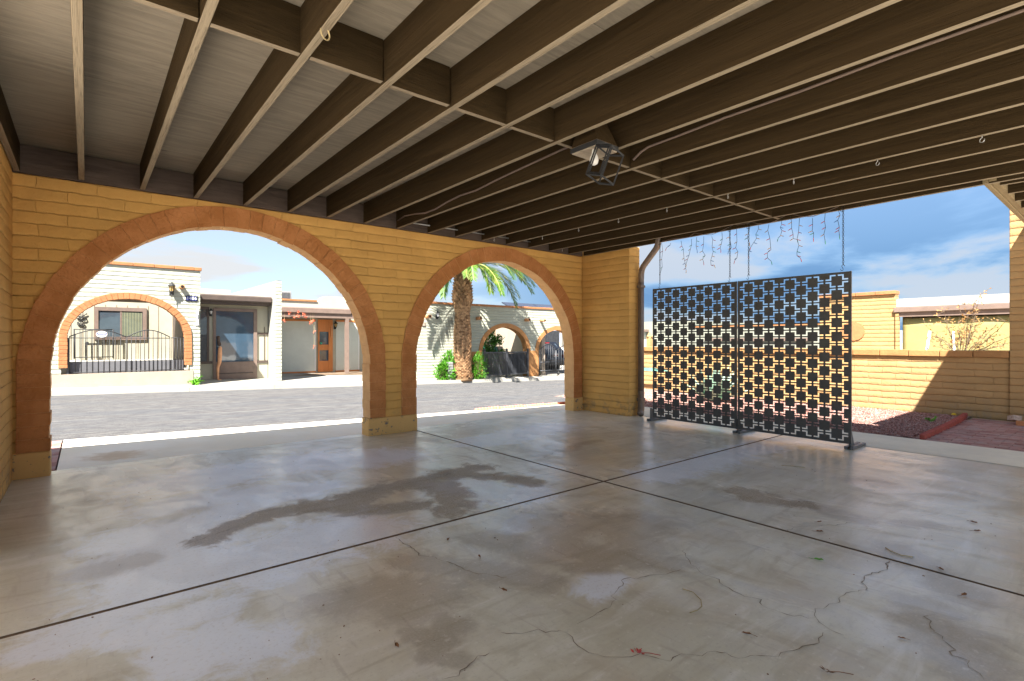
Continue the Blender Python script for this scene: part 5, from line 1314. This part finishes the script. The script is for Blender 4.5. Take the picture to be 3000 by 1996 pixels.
while z < 3.75:
    n = 17 if z < 2.45 else 15; step = .052 if z < 2.45 else .10
    for k in range(n):
        a = 2 * math.pi * (k + .5 * (ring % 2)) / n + random.uniform(-.06, .06); r = rad(z) - .035; w_ = 2 * math.pi * r / n * .95; o_ = Vector((math.cos(a), math.sin(a), 0)); tn = Vector((-math.sin(a), math.cos(a), 0)); b_ = pc + o_ * r + Vector((0, 0, z + random.uniform(-.01, .01)))
        d_ = random.uniform(.022, .042) if z < 2.45 else random.uniform(.05, .09); h_ = step * 1.25
        tk.add([b_ - tn * w_ / 2, b_ + tn * w_ / 2, b_ + tn * w_ * .32 + o_ * d_ + Vector((0, 0, h_)), b_ - tn * w_ * .32 + o_ * d_ + Vector((0, 0, h_)), b_ - tn * w_ / 2 + Vector((0, 0, h_ * .8)), b_ + tn * w_ / 2 + Vector((0, 0, h_ * .8))], [(0, 1, 2, 3), (3, 2, 5, 4), (0, 3, 4), (1, 5, 2)])
    z += step; ring += 1
tk.build('trunk', M['palm_bark'], pt, fixn=False)
ctr = pc + Vector((0, 0, 3.85))
def frond(d, L, droop, nl=84, wl=.50):
    m = MB(); rb = MB(); p = ctr + Vector((d.x, d.y, 0)).normalized() * .25; d = d.normalized(); pts = [p.copy()]; ds_ = [d.copy()]; N = 22
    for i in range(N):
        d = (d + Vector((0, 0, -droop / N * (.5 + 1.2 * i / N)))).normalized(); p = p + d * L / N; pts.append(p.copy()); ds_.append(d.copy())
    rb.tube(pts, [.022 * (1 - .88 * i / N) for i in range(N + 1)], 5)
    o = rb.build('frond', M['rachis'], pt, fixn=False)
    for i in range(nl):
        k = .10 + .89 * i / nl; f = k * N; a = int(f); q = pts[a].lerp(pts[min(a + 1, N)], f - a); dd_ = ds_[a]; sd = dd_.cross(Vector((0, 0, 1)));
        if sd.length < .05: sd = Vector((1, 0, 0))
        sd.normalize(); ll = wl * (.35 + .65 * math.sin(math.pi * min(1, .15 + k * .85))) * random.uniform(.85, 1.1)
        nu = sd.cross(dd_)
        for s_ in (-1, 1): m.leaf(q, dd_ * .85 + sd * s_ * (.62 + random.gauss(0, .06)) + nu * (.15 + random.gauss(0, .14)) + Vector((0, 0, -.18)), .034, ll, nu)
    m.build('leaflets', M['frond'], o, fixn=False)
for i in range(9):
    a = 3.0 + 3.5 * i / 8 + random.uniform(-.12, .12); frond(Vector((math.cos(a), math.sin(a), random.uniform(.1, .5))), random.uniform(2.2, 2.7), random.uniform(1.5, 2.1))
for i in range(2):
    a = 3.9 + 1.6 * i + random.uniform(-.15, .15); frond(Vector((math.cos(a), math.sin(a), random.uniform(.9, 1.6))), random.uniform(2.3, 2.8), random.uniform(1.2, 1.7))
for (vx, vy, vz, L, dr) in ((-.8, -.55, .1, 2.1, 2.3), (.05, -.95, .15, 1.9, 2.3), (.35, -.9, .5, 2.2, 1.9), (.7, -.8, .75, 2.5, 1.9), (-.5, -.85, .6, 2.3, 2.2), (1, -.45, .8, 3.0, 1.7), (.95, .05, .6, 3.0, 1.6), (1, -.3, .45, 2.9, 1.5), (1, -.1, .35, 3.2, 1.45), (.9, -.6, .1, 2.3, 1.7)): frond(Vector((vx, vy, vz)), L, dr)

# ------------------------------------------------------------------ litter on the slab
def leaf_litter(name, p, s_, mat, label, grp=None, stem=True, cat='leaf'):
    m = MB(); a = random.uniform(0, 6.28); c, s2 = math.cos(a), math.sin(a)
    def T(x, y, z): return (p[0] + (x * c - y * s2) * s_, p[1] + (x * s2 + y * c) * s_, .003 + z * s_)
    up_ = [(-1, 0, .10), (-.5, .28, .35), (.1, .36, .22), (.6, .2, .42), (1, 0, .12)]; dn_ = [(.6, -.22, .30), (.1, -.36, .12), (-.5, -.26, .30)]; md = [(-.5, 0, .06), (.1, 0, .02), (.6, 0, .10)]
    V = [T(*q) for q in up_ + dn_ + md]
    m.add(V, [(0, 1, 8), (1, 2, 9, 8), (2, 3, 10, 9), (3, 4, 10), (4, 5, 10), (5, 6, 9, 10), (6, 7, 8, 9), (7, 0, 8)])
    if stem: m.tube([T(-1, 0, .1), T(-1.5, .1, .06), T(-1.9, .3, .04)], s_ * .045, 4)
    o = m.build(name, mat, fixn=False); sl__ = o.modifiers.new('thick', 'SOLIDIFY'); sl__.thickness = .0008; return tag(o, label, cat, grp)
LV = [((3.743, 1.367), 'brown curled leaf just beyond the joint, upper of two'), ((3.553, 1.297), 'brown curled leaf near the joint, lower of two'), ((4.516, .72), 'dark red leaf with stem near the sunlit edge'), ((4.329, .673), 'narrow brown leaf beside the dark red leaf'),
      ((3.461, .682), 'reddish brown leaf with stem lying against the joint'), ((3.194, .543), 'thin brown leaf between the joint and the long crack'), ((2.085, 1.033), 'flat brown leaf beside a branching crack'), ((2.537, .623), 'faded leaf on the slab right of the branching crack'),
      ((1.681, 2.659), 'grey brown leaf under the long floor joint'), ((1.686, 2.342), 'brown leaf by the thin crack near the middle'), ((1.549, 1.95), 'small brown leaf in the middle of the near slab'), ((.943, 1.863), 'brown leaf near the dark oil spots')]
for (p, lab) in LV: leaf_litter('fallen_leaf', p, random.uniform(.014, .024), M['dry_leaf'], lab, 'fallen leaves on the slab')
leaf_litter('fallen_leaf', (3.091, 1.133), .025, M['green_leaf'], 'single green leaf lying on the slab', 'fallen leaves on the slab')
def flower_litter(p, label, mat, n=7, s_=.016):
    m = MB()
    for _ in range(n): m.leaf((p[0] + random.gauss(0, .006), p[1] + random.gauss(0, .006), .006), (random.gauss(0, 1), random.gauss(0, 1), .5), s_ * .6, s_ * 1.4)
    m.tube([(p[0], p[1], .005), (p[0] + .03, p[1] - .03, .006), (p[0] + .055, p[1] - .065, .004)], .0014, 4)
    tag(m.build('fallen_flower', mat, fixn=False), label, 'flower')
flower_litter((1.634, 1.235), 'small red flower head lying on the crack', M['red_petal']); flower_litter((2.071, .73), 'dried brown flower cluster with stem lying on the slab', M['dry_leaf'])
tag(MB().tube([(3.575, .956, .004), (3.533, .92, .005), (3.512, .867, .005), (3.536, .817, .004)], .0028, 5).build('dry_twig', M['straw']), 'thin tan twig lying beyond the diagonal joint', 'twig')
tag(MB().tube([(2.223, 1.416, .004), (2.23, 1.365, .005), (2.192, 1.301, .005), (2.145, 1.269, .004), (2.095, 1.261, .005), (2.052, 1.272, .004)], .002, 5).build('dry_straw', M['straw']), 'curved pale straw lying in the middle of the slab', 'straw')
tag(MB().tube([(5.153, 2.216, .004), (5.207, 2.128, .005), (5.232, 2.037, .004)], .0025, 5).build('dry_straw', M['straw']), 'short straight straw lying in front of the patterned screen', 'straw')
dg = MB()
for _ in range(260):
    x, y = random.uniform(-.3, 6.3), random.uniform(.3, 5.9); s_ = random.uniform(.0015, .0045)
    dg.obox((x, y, .0015 + s_ * .25), (s_ * random.uniform(1, 2.4), s_, s_ * .5), (0, 0, random.uniform(0, 3.1)))
struct(dg.build('floor_grit', M['dry_leaf'], fixn=False), 'stuff')
